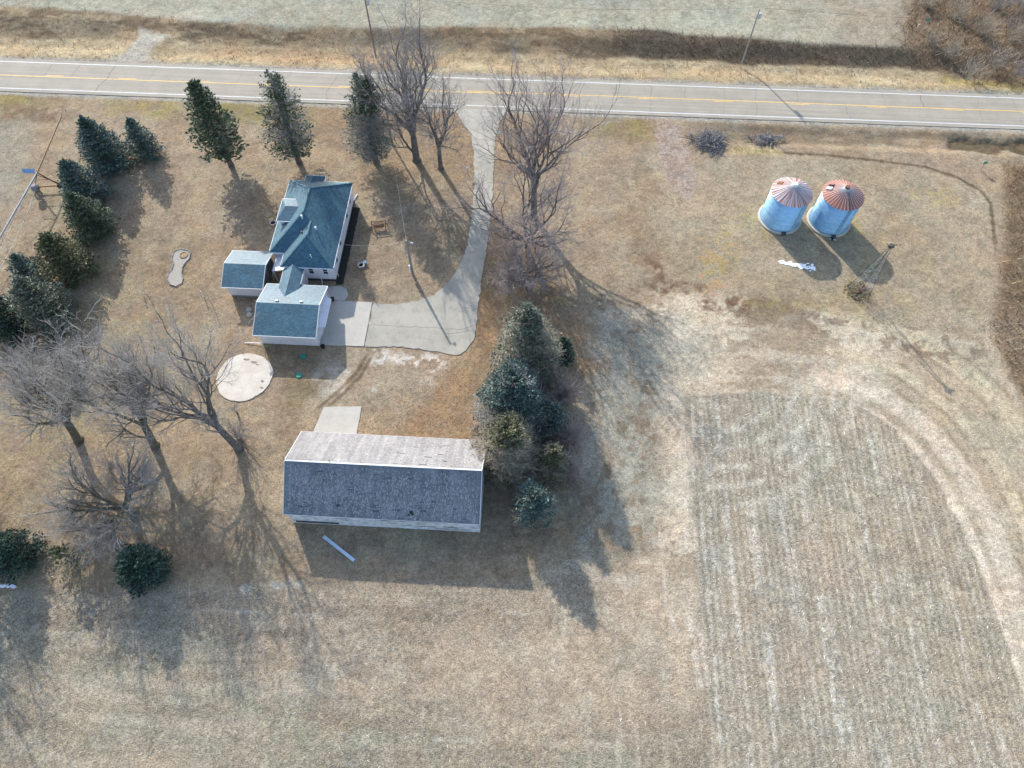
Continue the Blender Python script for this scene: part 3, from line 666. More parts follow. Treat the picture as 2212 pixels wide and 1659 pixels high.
# side entry canopy (white, slightly sloped)
cn = MB().add(bl(H, [(-34.95, 55.75, 2.2), (-33.16, 55.75, 2.6), (-33.16, 58.34, 2.6), (-34.95, 58.34, 2.2), (-34.95, 55.75, 2.08), (-33.16, 55.75, 2.48), (-33.16, 58.34, 2.48), (-34.95, 58.34, 2.08)]),
             [(0,1,2,3),(7,6,5,4),(0,4,5,1),(1,5,6,2),(2,6,7,3),(3,7,4,0)]).build('canopy', M['white'], H)
for q in ((-34.85, 55.9), (-34.85, 57.9)): bbox(H, 'post', M['white'], q[0]-.05, q[1]-.05, 0, q[0]+.05, q[1]+.05, 2.1, cn)
rl = MB()
for zz in (.35, .95): rl.bar(*bl(H, [(-35.3, 58.0, zz), (-34.95, 58.0, zz)]), .05)
for k in range(7): rl.bar(*bl(H, [(-35.3, 55.9+.33*k, .1), (-35.3, 55.9+.33*k, 1.0)]), .04)
rl.bar(*bl(H, [(-35.3, 55.8, 1.0), (-35.3, 58.1, 1.0)]), .06)
rl.build('railing', M['white'], H)
def vent(root, u, v, z, h=.7, r=.09, capr=.17):
    a_ = bl(root, [(u, v, z)])[0]
    return MB().lathe([(r, -.3), (r, h), (capr, h+.01), (capr, h+.1), (capr*.5, h+.2)], 12, a_).build('roof_vent', M['white'], root, smooth=False)
vent(H, -31.05, 61.75, 5.6, .8); vent(H, -29.2, 60.6, 5.2, .35)
a_ = bl(H, [(-31.0, 60.0, 5.1)])[0]; MB().lathe([(.09, -.2), (.09, .25), (.11, .3)], 10, a_).build('vent_pipe', M['black'], H)
a_, b2 = bl(H, [(-29.35, 56.75, 3.9), (-29.35, 56.75, 4.75)]); MB().tube([a_, b2], .05, 8).build('vent_pipe', M['white'], H)
# --- garage with linking passage
G = broot('garage', -31, 49.3); tag(G, 'white gable-roofed garage joined to the farmhouse by a short passage, beside the driveway', 'garage')
gu0, gu1, gs, gn, gr_, gz, grz = -34.9, -26.9, 45.3, 53.3, 49.3, 2.7, 4.1
ck_z, ce = 3.62, 2.98
vy = lambda z: gr_+(grz-z)/(grz-gz)*(gn-gr_)
cl, cr, cm_ = -33.1, -30.4, -31.75
roof(G, [[(gu0, gs, gz), (gu1, gs, gz), (gu1, gr_, grz), (gu0, gr_, grz)],
         [(gu1, gn, gz), (gu0, gn, gz), (gu0, gr_, grz), (gu1, gr_, grz)]])
roof(G, [[(cl, 55.65, ce), (cl, vy(ce)+.02, ce), (cm_, vy(ck_z)+.02, ck_z), (cm_, 56.1, ck_z)], [(cr, vy(ce)+.02, ce), (cr, 55.65, ce), (cm_, 56.1, ck_z), (cm_, vy(ck_z)+.02, ck_z)]], name='passage_roof')
trim(G, [((gu0, gs, gz), (gu1, gs, gz)), ((gu0, gn, gz), (cl, gn, gz)), ((cr, gn, gz), (gu1, gn, gz))])
trim(G, [((gu0, gs, gz), (gu0, gr_, grz)), ((gu0, gr_, grz), (gu0, gn, gz)), ((gu1, gs, gz), (gu1, gr_, grz)), ((gu1, gr_, grz), (gu1, gn, gz)), ((cl, gn, ce), (cl, 55.65, ce)), ((cr, gn, ce), (cr, 55.65, ce))], name='fascia', w=.06, h=.16)
def gable_walls(root, u0, u1, v0, v1, z0, ze, zr, m_, name='wall'):
    vm = (v0+v1)/2; P2 = []
    for u_ in (u0, u1): P2 += bl(root, [(u_, v0, z0), (u_, v1, z0), (u_, v1, ze), (u_, vm, zr), (u_, v0, ze)])
    return MB().add(P2, [(0,4,3,2,1), (5,6,7,8,9), (0,1,6,5), (1,2,7,6), (2,3,8,7), (3,4,9,8), (4,0,5,9)]).build(name, m_, root)
gable_walls(G, -34.6, -27.2, 45.8, 52.9, 0, gz-.0, grz-.17, M['siding'])
MB().prism(bl(G, [(-32.9, 52.85), (-30.65, 52.85), (-30.65, 56.05), (-32.9, 56.05)]), 0, ce-.13).build('passage_wall', M['siding'], G)
d0 = bbox(G, 'garage_door', M['white'], -27.2, 47.3, .03, -27.14, 51.9, 2.15)
for k in range(1, 4): bbox(G, 'panel_joint', M['grayparts'], -27.145, 47.35, .03+.53*k-.015, -27.132, 51.85, .03+.53*k+.015, d0)
aw = MB().add(bl(G, [(-27.15, 47.1, 2.5), (-26.25, 47.3, 2.12), (-26.25, 51.7, 2.12), (-27.15, 52.1, 2.5), (-27.15, 47.1, 2.42), (-26.25, 47.3, 2.04), (-26.25, 51.7, 2.04), (-27.15, 52.1, 2.42)]),
              [(0,1,2,3),(7,6,5,4),(0,4,5,1),(1,5,6,2),(2,6,7,3),(3,7,4,0)]).build('door_awning', M['siding'], G)
for v_ in (47.35, 51.75): MB().bar(*bl(G, [(-27.15, v_, 1.3), (-26.4, v_, 2.05)]), .06).build('bracket', M['white'], aw)
for u_ in (-32.4, -29.3):
    q = bl(G, [(u_, 49.75, grz-.16)])[0]; MB().box(q[0]-.18, q[1]-.12, q[2]-.05, q[0]+.18, q[1]+.12, q[2]+.22).build('roof_vent', M['white'], G)
downspout(G, [(-34.5, 45.42, 2.55), (-34.7, 45.68, 2.3), (-34.7, 45.68, .2), (-36.9, 45.75, .08)])
downspout(G, [(-27.05, 53.1, 2.55), (-27.08, 52.98, 2.3), (-27.08, 52.98, .2), (-26.2, 53.3, .08)])
window(G, 'W', 49.3, 1.2, 2.1, .9, -34.6)
# --- small outbuilding west of the garage
X_ = broot('shed', -38, 55.5); tag(X_, 'small white shed with grey-blue gable roof, left of the garage passage', 'shed')
su0, su1, ss, sn, sr0, sz, srz = -40.8, -35.3, 52.5, 58.6, 55.55, 2.6, 3.7
roof(X_, [[(su0, ss, sz), (su1, ss, sz), (su1, sr0, srz), (su0, sr0, srz)], [(su1, sn, sz), (su0, sn, sz), (su0, sr0, srz), (su1, sr0, srz)]])
trim(X_, [((su0, ss, sz), (su1, ss, sz)), ((su0, sn, sz), (su1, sn, sz))])
trim(X_, [((su1, ss, sz), (su1, sr0, srz)), ((su1, sr0, srz), (su1, sn, sz)), ((su0, ss, sz), (su0, sr0, srz)), ((su0, sr0, srz), (su0, sn, sz))], name='fascia', w=.05, h=.15)
gable_walls(X_, -40.45, -35.65, 52.95, 58.15, .35, sz-.02, srz-.17, M['siding'])
MB().prism(bl(X_, [(-40.4, 53.0), (-35.7, 53.0), (-35.7, 58.1), (-40.4, 58.1)]), -.1, .35).build('foundation', M['found'], X_)
for k in range(15):
    v_ = 53.15+k*.34; zt = min(sz-.1+(srz-sz)*(1-abs(v_-sr0)/3.05), srz-.3)
    MB().bar(*bl(X_, [(-35.58, v_, .4), (-35.58, v_, zt)]), .16, .04).build('shadow_bar', M['dark'], X_)  # dark upright bars stand in for lattice shadow stripes on the east gable
downspout(X_, [(-35.5, 52.62, 2.4), (-35.8, 52.85, 2.2), (-35.8, 52.85, .2), (-37.2, 52.3, .08)])
# --- long barn
B = broot('barn', -15, 27.3); tag(B, 'long weathered poultry barn with worn grey shingles and peeling white boards', 'barn')
bu0, bu1, bs_, bn, br0, bz, brz = -25.8, -4.65, 22.35, 32.15, 27.25, 3.5, 6.7
roof(B, [[(bu0, bs_, bz), (bu1, bs_, bz), (bu1, br0, brz), (bu0, br0, brz)], ], M['shadeshingle'], .1)
roof(B, [[(bu1, bn, bz), (bu0, bn, bz), (bu0, br0, brz-.003), (bu1, br0, brz-.003)]], M['litshingle'], .1)
gable_walls(B, -25.7, -4.75, 22.55, 31.95, .0, bz-.03, brz-.2, M['barnwood'])
trim(B, [((bu0, br0, brz+.09), (bu1, br0, brz+.09))], name='ridge_board', w=.16, h=.05)
trim(B, [((bu1, bs_, bz), (bu1, br0, brz)), ((bu1, br0, brz), (bu1, bn, bz)), ((bu0, bs_, bz), (bu0, br0, brz)), ((bu0, br0, brz), (bu0, bn, bz))], name='bargeboard', w=.05, h=.2)
trim(B, [((bu0, bs_, bz), (bu1, bs_, bz)), ((bu0, bn, bz), (bu1, bn, bz))], name='fascia', w=.05, h=.12)
for k in range(24):
    u_ = -25.3+.245*k; w0 = bbox(B, 'window', M['white'], u_-.10, 22.5, .35, u_-.075, 22.58, 1.25) if False else None
for k in range(20): u_ = -25.2+.24*k; MB().box(u_+15, 22.50-27.3, .35, u_+.17+15, 22.545-27.3, .85).build('slot_window', M['dark'], B)
bd = MB(); r6 = random.Random(3)
for k in range(26):
    u_ = r6.uniform(-25.3, -6); L_ = r6.uniform(.4, 2.4); z_ = .5+.17*r6.randint(0, 15); bd.box(u_+15, 22.52-27.3, z_, min(u_+L_, -4.9)+15, 22.542-27.3, z_+.05)
bd.build('bare_board_gap', M['pole'], B)["kind"] = 'stuff'
# lost shingles: dark battens showing through and one hole
ml = MB(); r7 = random.Random(11); sl_ = (brz-bz)/(br0-bs_)
def onroof(u_, s_, w, d, mb, lift=.012, side=-1):      # s_: horizontal distance from the ridge
    z_ = brz-sl_*s_; z2 = brz-sl_*(s_+d); v1, v2 = br0+side*s_, br0+side*(s_+d)
    q = bl(B, [(u_, v1, z_+lift), (u_+w, v1, z_+lift), (u_+w, v2, z2+lift), (u_, v2, z2+lift)])
    mb.add(q+[(a[0], a[1], a[2]-.05) for a in q], [(0,1,2,3),(7,6,5,4),(0,4,5,1),(1,5,6,2),(2,6,7,3),(3,7,4,0)])
for (cu_, cs, nn, sp_, ss_) in ((-18.2, 2.2, 12, .6, .8), (-15.2, 1.1, 9, .8, .3), (-20.4, 3.7, 6, .5, .3), (-16.3, 3.9, 8, .6, .5), (-13.7, 4.2, 8, .4, .6), (-11.2, 3.9, 14, .6, .8), (-24, 4.2, 6, .6, .4), (-9, 1.5, 5, .6, .5), (-22.5, .9, 4, .4, .2), (-7, 4.2, 5, .9, .4)):
    for k in range(nn): onroof(cu_+r7.gauss(0, sp_), max(.2, min(4.7, cs+r7.gauss(0, ss_*.6))), r7.uniform(.15, .7), .035, ml)
for k in range(16): onroof(r7.uniform(-16, -6), r7.uniform(.3, 4.4), r7.uniform(.1, .9), .05, ml, side=1)
ml.build('lost_shingle_gap', M['dark'], B)["kind"] = 'stuff'
hl = MB()
for k, (du_, ds, w, d) in enumerate(((0, 0, .34, .26), (.2, .2, .25, .2), (-.18, .28, .22, .14))): onroof(-12.2+du_, 4.0+ds, w, d, hl, .016+.002*k)
hl.build('roof_hole', M['black'], B)
wp = MB()
for k in range(1700):
    cs = abs(r7.gauss(2.9, 1.4))
    if .3 < cs < 4.7: onroof(r7.uniform(-25.5, -5), cs, r7.uniform(.04, .11), r7.uniform(.08, .24), wp, .008)
wp.build('bleached_shingle', mat('bleached_shingle', (.36, .355, .35), .85, 5, .2), B)["kind"] = 'stuff'
tr = MB()
tr.tube(bl(B, [(-25.75, br0, brz-.1), (-25.75, br0+.1, brz+.9)]), .03, 6); tr.build('lightning_rod', M['darksteel'], B)
tr = MB(); tr.tube(bl(B, [(-20.9, br0, brz-.1), (-20.9, br0, brz+.6)]), .03, 6); tr.build('lightning_rod', M['darksteel'], B)

# ------------------------------------------------------------------ grain bins
def bin_roof_mat(name, rust_amt, band):
    m, t, b = nt(name); v = coord(t)
    sx = node(t, 'ShaderNodeSeparateXYZ'); t.links.new(v, sx.inputs[0])
    at_ = node(t, 'ShaderNodeMath', operation='ARCTAN2'); t.links.new(sx.outputs[1], at_.inputs[0]); t.links.new(sx.outputs[0], at_.inputs[1])
    cb = node(t, 'ShaderNodeCombineXYZ'); t.links.new(at_.outputs[0], cb.inputs[0])
    ln = node(t, 'ShaderNodeVectorMath', operation='LENGTH'); t.links.new(v, ln.inputs[0]); t.links.new(ln.outputs['Value'], cb.inputs[1])
    mp = node(t, 'ShaderNodeMapping'); mp.inputs['Scale'].default_value = (9.5, .5, 1); t.links.new(cb.outputs[0], mp.inputs[0])
    n1 = noise(t, mp.outputs[0], 1., 4, .7)
    rst = ramp(t, noise(t, v, 6, 3), [(.35, (.40, .15, .095)), (.65, (.26, .10, .065))])
    c = mixc(t, ramp(t, n1, [(.5-rust_amt, 0.), (.56-rust_amt, 1.)]), (.52, .53, .55), rst)
    t.links.new(c, b.inputs['Base Color']); b.inputs['Roughness'].default_value = .6; b.inputs['Metallic'].default_value = .1
    return m
def bin_wall_mat(name, light):
    m, t, b = nt(name); v = coord(t)
    sx = node(t, 'ShaderNodeSeparateXYZ'); t.links.new(v, sx.inputs[0])
    wv = node(t, 'ShaderNodeMath', operation='MULTIPLY'); wv.inputs[1].default_value = 2*math.pi/.1; t.links.new(sx.outputs[2], wv.inputs[0])
    si = node(t, 'ShaderNodeMath', operation='SINE'); t.links.new(wv.outputs[0], si.inputs[0])
    c = ramp(t, noise(t, coord(t, 'Object', (.5, .5, 2.2)), 1., 3), [(.35, (.20*light, .40*light, .60*light)), (.65, (.30*light, .50*light, .68*light))])
    t.links.new(c, b.inputs['Base Color']); b.inputs['Roughness'].default_value = .34; b.inputs['Metallic'].default_value = .5; b.inputs['Specular IOR Level'].default_value = .6
    bump(t, b, si.outputs[0], .35, .012); return m
def grain_bin(x, y, rust, label, light, open_hatch):
    R0, Hh, rh = 2.72, 5.15, 1.15
    o = empty('grain_bin', (x, y, 0)); tag(o, label, 'grain bin', 'round metal grain bins')
    MB().lathe([(3.06, -.2), (3.08, .20), (2.86, .26)], 48).build('foundation_ring', M['concrete'], o)
    w = MB().lathe([(R0+.1, .22), (R0+.1, .45), (R0, .6), (R0, Hh)], 64).build('wall', bin_wall_mat('bin_steel', light), o, smooth=True)
    sm = MB()
    for ring in range(6):
        z0 = .62+ring*.76
        if ring: 
            for k in range(48):
                a, b_ = 2*math.pi*k/48, 2*math.pi*(k+1)/48
                sm.bar((math.cos(a)*(R0+.003), math.sin(a)*(R0+.003), z0), (math.cos(b_)*(R0+.003), math.sin(b_)*(R0+.003), z0), .012, .02)
        for k in range(7):
            a = 2*math.pi*(k+.5*(ring % 2))/7; sm.bar((math.cos(a)*(R0+.004), math.sin(a)*(R0+.004), z0), (math.cos(a)*(R0+.004), math.sin(a)*(R0+.004), min(z0+.76, Hh)), .02, .03, (math.cos(a), math.sin(a), 0))
    sm.build('seam', M['galvpipe'], o)
    rf = MB(); n = 36
    for k in range(n):                      # ribbed cone
        a0, a1 = 2*math.pi*k/n, 2*math.pi*(k+1)/n
        rf.add([(.42*math.cos(a0), .42*math.sin(a0), Hh+rh), ((R0+.12)*math.cos(a0), (R0+.12)*math.sin(a0), Hh-.02), ((R0+.12)*math.cos(a1), (R0+.12)*math.sin(a1), Hh-.02), (.42*math.cos(a1), .42*math.sin(a1), Hh+rh)], [(0,1,2,3)])
    rfo = rf.build('roof', bin_roof_mat('rusting_bin_roof', rust, 0), o)
    rb = MB()
    for k in range(n):
        a0 = 2*math.pi*k/n; d = Vector((math.cos(a0), math.sin(a0), 0)); rb.bar(d*.42+Vector((0,0,Hh+rh+.02)), d*(R0+.13)+Vector((0,0,Hh+.01)), .035, .05)
    rb.build('rib', M['grayparts'], rfo)["kind"] = 'stuff'
    MB().lathe([(.5, Hh+rh-.06), (.46, Hh+rh+.16), (.40, Hh+rh+.18)], 20).build('roof_collar', M['grayparts'], o)
    MB().lathe([(.34, Hh+rh+.15), (.34, Hh+rh+.36), (.30, Hh+rh+.42), (.05, Hh+rh+.45)], 20).build('cap', M['rust'] if open_hatch else M['white'], o)
    a = math.radians(140); d = Vector((math.cos(a), math.sin(a), 0)); tn = Vector((-d.y, d.x, 0)); sl2 = Vector((d.x*(R0-.42), d.y*(R0-.42), -rh)).normalized()
    c = d*1.95+Vector((0, 0, Hh+rh-(1.95-.42)/(R0-.42)*rh+.06)); nn = tn.cross(sl2)*-1
    nn = nn if nn.z > 0 else -nn
    def plate(c_, lx, ly, th, m_, nm, par):
        vs = []
        for k_ in (-1, 1):
            for i, j in ((-1,-1),(1,-1),(1,1),(-1,1)): vs.append(c_+sl2*i*lx/2+tn*j*ly/2+nn*k_*th/2)
        return MB().add(vs, [(0,3,2,1),(4,5,6,7),(0,1,5,4),(1,2,6,5),(2,3,7,6),(3,0,4,7)]).build(nm, m_, par)
    h_ = plate(c, .75, .55, .12, M['dark'] if open_hatch else M['rust'], 'hatch', o)
    if open_hatch: plate(c-tn*-.62+nn*.06, .75, .55, .04, M['white'], 'hatch_lid', h_)
    ld = MB(); a = math.radians(-82 if open_hatch else -65); d = Vector((math.cos(a), math.sin(a), 0)); tn = Vector((-d.y, d.x, 0))
    for s_ in (-.18, .18): ld.bar(d*(R0+.08)+tn*s_+Vector((0,0,.6)), d*(R0+.08)+tn*s_+Vector((0,0,Hh-.1)), .03)
    for k in range(15): z_ = .8+.3*k; ld.bar(d*(R0+.08)-tn*.18+Vector((0,0,z_)), d*(R0+.08)+tn*.18+Vector((0,0,z_)), .02)
    if open_hatch:
        for k in range(11):
            q = .75+k*.19; zz = Hh+rh-(q-.42)/(R0-.3)*rh+.06; ld.bar(d*q-tn*.16+Vector((0,0,zz)), d*q+tn*.16+Vector((0,0,zz)), .04)
    ld.build('ladder', M['galvpipe'] if not open_hatch else M['darksteel'], o)
    MB().box(-.3, -R0-.5, -.05, .3, -R0-.02, .32).build('unloading_chute', M['darksteel'], o)
    return o
grain_bin(38.35, 68.85, .05, 'left grain bin, pale roof ribs with light rust streaks and white cap', 1.05, False)
grain_bin(45.25, 68.3, .2, 'right grain bin, heavily rusted red roof with open black hatch', .9, True)
q = D(1797, 518); eq = empty('auger_motor', q); tag(eq, 'small dark auger motor with pulley lying beside right grain bin', 'machine')
MB().lathe([(.16, 0), (.16, .35), (.1, .4)], 12).build('motor', M['black'], eq); MB().bar((-.45, .1, .12), (.5, -.15, .12), .14).build('mount', M['grayparts'], eq)

# ------------------------------------------------------------------ windmill tower
def windmill():
    c = D(1854, 630); o = empty('windmill_tower', c, math.radians(12)); tag(o, 'old four-legged steel windmill tower without its blades, right of the bins', 'windmill')
    hh, w0, w1 = 8.9, 1.05, .1
    cr_ = [(-1,-1),(1,-1),(1,1),(-1,1)]
    P3 = lambda i, z: Vector((cr_[i][0]*(w0+(w1-w0)*z/hh), cr_[i][1]*(w0+(w1-w0)*z/hh), z))
    for i in range(4): MB().bar(P3(i, -.1), P3(i, hh), .05).build('leg', M['darksteel'], o)
    zs = [.1, 1.9, 3.6, 5.2, 6.6, 7.8]
    gm, dg = MB(), MB()
    for z_ in zs[1:]:
        gm = MB()
        for i in range(4): gm.bar(P3(i, z_), P3((i+1) % 4, z_), .028)
        gm.build('girt', M['galvpipe'], o)
    for z0, z1 in zip(zs[:-1], zs[1:]):
        for i in range(4): dg.bar(P3(i, z0), P3((i+1) % 4, z1), .014); dg.bar(P3((i+1) % 4, z0), P3(i, z1), .014)
    dg.build('cross_brace', M['galvpipe'], o)
    MB().tube([(0,0,0),(0,0,hh+.3)], .014, 6).build('pump_rod', M['darksteel'], o)
    hd = MB().box(-.25, -.2, hh+.1, .3, .2, hh+.55); hd.bar((-.5, 0, hh+.4), (.7, 0, hh+.45), .12); hd.lathe([(.28, 0), (.28, .1)], 12, (-.1, 0, hh+.52))
    hd.bar((.3, .1, hh+.5), (.75, .45, hh+.6), .05); hd.bar((-.3, 0, hh+.5), (-.7, .3, hh+.7), .05); hd.build('gearbox', M['darksteel'], o)
    pp = MB(); pp.tube([(.1, -.05, 0), (.3, .1, 1.3)], .09, 8); pp.box(-.6, -.15, 0, .35, .12, .16); pp.build('pump', M['rust'], o)
windmill()

# ------------------------------------------------------------------ irrigation machine
def pivot():
    zp = 3.3; a = D(133, 250, zp); top = D(80, 373, zp); e = D(0, 512, zp); e2 = top+(e-top)*2.6
    o = empty('irrigation_pivot', Vector((top.x, top.y, 0))); tag(o, 'rusty and galvanised irrigation pipe on a wheeled A-frame tower, at left edge', 'irrigation machine')
    L = lambda p: Vector((p[0]-top.x, p[1]-top.y, p[2]))
    T0 = Vector((0, 0, zp)); d = (L(a)-T0).normalized(); pr = Vector((-d.y, d.x, 0))
    MB().tube([T0, L(a)], .11, 8).build('rusty_pipe', M['rustpipe'], o); MB().tube([T0, L(e2)], .11, 8).build('galvanised_pipe', M['galvpipe'], o)
    n = MB()
    for k in range(7):
        q = T0.lerp(L(a), .15+k*.13); n.tube([q, q+Vector((.15, -.1, -.9))], .02, 5)
        q = T0.lerp(L(e2), .08+k*.11); n.tube([q, q+Vector((.15, -.1, -.9))], .02, 5)
    n.tube([L(a), L(a)+Vector((.1, .3, .25)), L(a)+d*.9+Vector((.2, .4, .1)), L(a)+d*1.2+Vector((-.1, .3, -.6))], .04, 6)
    n.build('drop_hose', M['darksteel'], o)
    tr = MB(); f1 = L(D(75, 411)); f2 = Vector((-f1.x, -f1.y, 0)); f1 = Vector((f1.x, f1.y, 0))
    hl_ = (f1-f2).normalized()*1.9; f1, f2 = hl_, -hl_
    for f in (f1, f2):
        tr.bar(f+Vector((0,0,.6)), T0, .12)
        tr.bar(f+Vector((0,0,.6))+d*.35, T0-d*.4, .07)
    tr.bar(f1+Vector((0,0,.65)), f2+Vector((0,0,.65)), .14); tr.bar(f1*.5+Vector((0,0,1.95)), f2*.5+Vector((0,0,1.95)), .07)
    tr.build('tower_frame', M['rust'], o)
    for f in (f1, f2):
        w = MB(); pd = hl_.normalized(); c0 = f+Vector((0,0,.55))
        for k in range(20):
            a0, a1 = k*.314, (k+1)*.314
            w.bar(c0+pd*math.cos(a0)*.5+Vector((0,0,.5*math.sin(a0))), c0+pd*math.cos(a1)*.5+Vector((0,0,.5*math.sin(a1))), .3, .1, (0,0,1) if abs(math.sin(a0)) < .7 else tuple(pd))
        for k in range(4): w.bar(c0-(pd*math.cos(k*.785)+Vector((0,0,math.sin(k*.785))))*.48, c0+(pd*math.cos(k*.785)+Vector((0,0,math.sin(k*.785))))*.48, .06)
        w.build('wheel', M['black'], o)
    ts = MB(); prev = None
    for k in range(0, 9):                  # truss rods hanging below the pipe
        q = T0.lerp(L(e2), k/8.); sag = 1.4*math.sin(math.pi*k/8.)
        for s_ in (-1, 1):
            lo = q+Vector((pr.x*s_*.7, pr.y*s_*.7, -.3-sag)) if 0 < k < 8 else q
            if prev is not None: ts.bar(prev[0 if s_ < 0 else 1], lo, .045)
            if 0 < k < 8: ts.bar(q, lo, .04)
            if s_ < 0: l0 = lo
            else: prev = (l0, lo)
    ts.build('truss', M['galvpipe'], o)
    pn = MB(); c = T0+Vector((-1.15, .1, .25)); pn.add([c+Vector(v_) for v_ in ((-.7,-.3,-.12),(.9,-.3,-.12),(.9,.25,.15),(-1.0,.25,.15),(-.7,-.3,-.17),(.9,-.3,-.17),(.9,.25,.10),(-1.0,.25,.10))], [(0,1,2,3),(7,6,5,4),(0,4,5,1),(1,5,6,2),(2,6,7,3),(3,7,4,0)])
    pn.build('blue_panel', mat('blue_panel', (.16, .30, .46), .4, 3, .3), o)
    MB().lathe([(.55, 1.0), (.6, 1.5), (.3, 1.75)], 14, (-1.2, -.9, 0)).build('tank', M['found'], o)
    lg = MB()
    for s_ in (-.35, .35): lg.tube([(-1.2+s_, -.9, 0), (-1.2+s_, -.9, 1.05)], .04, 6)
    lg.build('tank_leg', M['darksteel'], o)
pivot()

# ------------------------------------------------------------------ poles and wires
def upole(b, h, label, m_, r=.14, kind='plain'):
    o = empty('utility_pole', D(*b)); tag(o, label, 'utility pole', 'utility poles')
    MB().tube([(0,0,-.3),(0,0,h*.5),(0,0,h)], [r*1.15, r, r*.75], 10).build('shaft', m_, o)
    if kind == 'transformer':
        MB().lathe([(.05, h-1.6), (.24, h-1.58), (.26, h-.75), (.2, h-.65)], 14, (.38, 0, 0)).build('transformer', M['grayparts'], o)
        MB().lathe([(.04, h-.02), (.07, h+.1), (.03, h+.3)], 8).build('insulator', M['white'], o)
    if kind == 'lamp':
        MB().tube([(0,0,h-.4),(.35,-.15,h-.1),(.7,-.3,h-.05)], .035, 6).build('arm', M['galvpipe'], o)
        MB().lathe([(.06, h-.1), (.2, h-.2), (.13, h-.34)], 12, (.72, -.3, 0)).build('lamp_head', M['grayparts'], o)
        MB().box(-.3, -.25, h*.12, -.12, .0, h*.3).build('meter_box', M['white'], o)
    return o
upole((892,593), hgt((892,593),(876,519)), 'pale pole with yard light on the lawn between house and driveway', M['palepole'], .16, 'lamp')
upole((1604,133), 9.2, 'slim grey pole with transformer beside the dark ditch, across the road', M['palepole'], .12, 'transformer')
upole((812,122), 10.6, 'utility pole across the road above the tall bare tree, transformer near its top', M['pole'], .13, 'transformer')
upole((848,312), 9.6, 'dark bare pole beside the tall two-topped pine, before the road', M['pole'], .14)
def wire(a, b_, sag, label, m_='darkcable', r=.012):
    a, b_ = Vector(a), Vector(b_); pts = []
    for i in range(15): s_ = i/14; p = a.lerp(b_, s_); p.z -= sag*4*s_*(1-s_); pts.append(p-a)
    o = MB().tube(pts, r, 5).build('overhead_wire', M[m_]); o.location = a; tag(o, label, 'wire', 'overhead wires')
t1 = D(892,593)+Vector((0,0,6.9)); t2 = D(1604,133)+Vector((0,0,9.4)); t3 = D(812,122)+Vector((0,0,10.8)); t4 = D(848,312)+Vector((0,0,9.4))
wire(t3, t4, .6, 'wire crossing the road between two poles near the pines'); wire(t4, t1, .6, 'wire from dark roadside pole down to the yard light pole', 'cable', .009)
wire(t1, UV(-26.75, 60.2, 3.0), .7, 'pale service wire from yard light pole to the house wall', 'cable', .009)
wire(t3, t2, 1.2, 'long power line above the far field edge'); wire(t2, t2+Vector((85, -4, 0)), 1.2, 'power line running right from the grey pole over the thicket')

# ------------------------------------------------------------------ small yard things
def disc(name, b, r, h, m_, label, cat, group=None, z=0.):
    o = empty(name, D(*b)+Vector((0, 0, z))); tag(o, label, cat, group)
    MB().lathe([(r, -.05), (r, h*.7), (r*.92, h)], 20).build('rim', m_, o)
    MB().lathe([(r*.35, h), (r*.35, h+.03), (r*.3, h+.05)], 12).build('knob', m_, o); return o
disc('septic_lid', (655,770), .38, .12, M['green'], 'green round septic lid nearer the garage, in its shadow', 'lid', 'green septic lids')
disc('septic_lid', (646,811), .38, .12, M['green'], 'green round septic lid lower down, beside the concrete circle', 'lid', 'green septic lids')
disc('cistern_cover', (538,670), .36, .2, M['concrete'], 'upper of two round white covers left of garage', 'cover', 'white round covers')
disc('cistern_cover', (538.6,680.5), .36, .2, M['concrete'], 'lower of two round white covers left of garage', 'cover', 'white round covers')
for b, lb in (((719,649), 'black round pot at walkway by garage north corner'), ((704,678.5), 'black round pot in front of the garage door'), ((698.5,751), 'black round pot on grass at garage south corner')):
    o = empty('planter_pot', D(*b)); tag(o, lb, 'pot', 'black pots round the garage')
    MB().lathe([(.2, -.0), (.28, .42), (.3, .45), (.25, .45), (.24, .38)], 16).build('bowl', M['black'], o)
    MB().lathe([(.235, .33), (.235, .37)], 14).build('soil', M['dark'], o)
def ring(name, b, R0, r, m_, label, cat):
    o = empty(name, D(*b)); tag(o, label, cat); mb = MB(); n = 18
    for k in range(n):
        a0 = 2*math.pi*k/n; a1 = 2*math.pi*(k+.9)/n
        mb.bar((R0*math.cos(a0), R0*math.sin(a0), r), (R0*math.cos(a1), R0*math.sin(a1), r), r*1.6, r*2)
    mb.build('stone_ring', m_, o); MB().lathe([(R0*.8, -.02), (R0*.8, .03)], 16).build('ash', M['dark'], o); return o
ring('fire_ring', (780.5,574), .42, .13, M['stone'], 'round stone fire ring in the shade east of the house', 'fire ring')
ring('well_ring', (590,482.5), .42, .09, M['stone'], 'small stone ring in the lawn west of the dormer', 'stone ring')
o = empty('bucket', D(789.5, 569)); tag(o, 'pale blue bucket standing beside the fire ring', 'bucket')
MB().lathe([(.15, 0), (.2, .4), (.22, .42), (.17, .42), (.16, .36)], 14).build('pail', M['bluepl'], o); MB().tube([(-.2, 0, .42), (0, .05, .6), (.2, 0, .42)], .012, 5).build('handle', M['grayparts'], o)
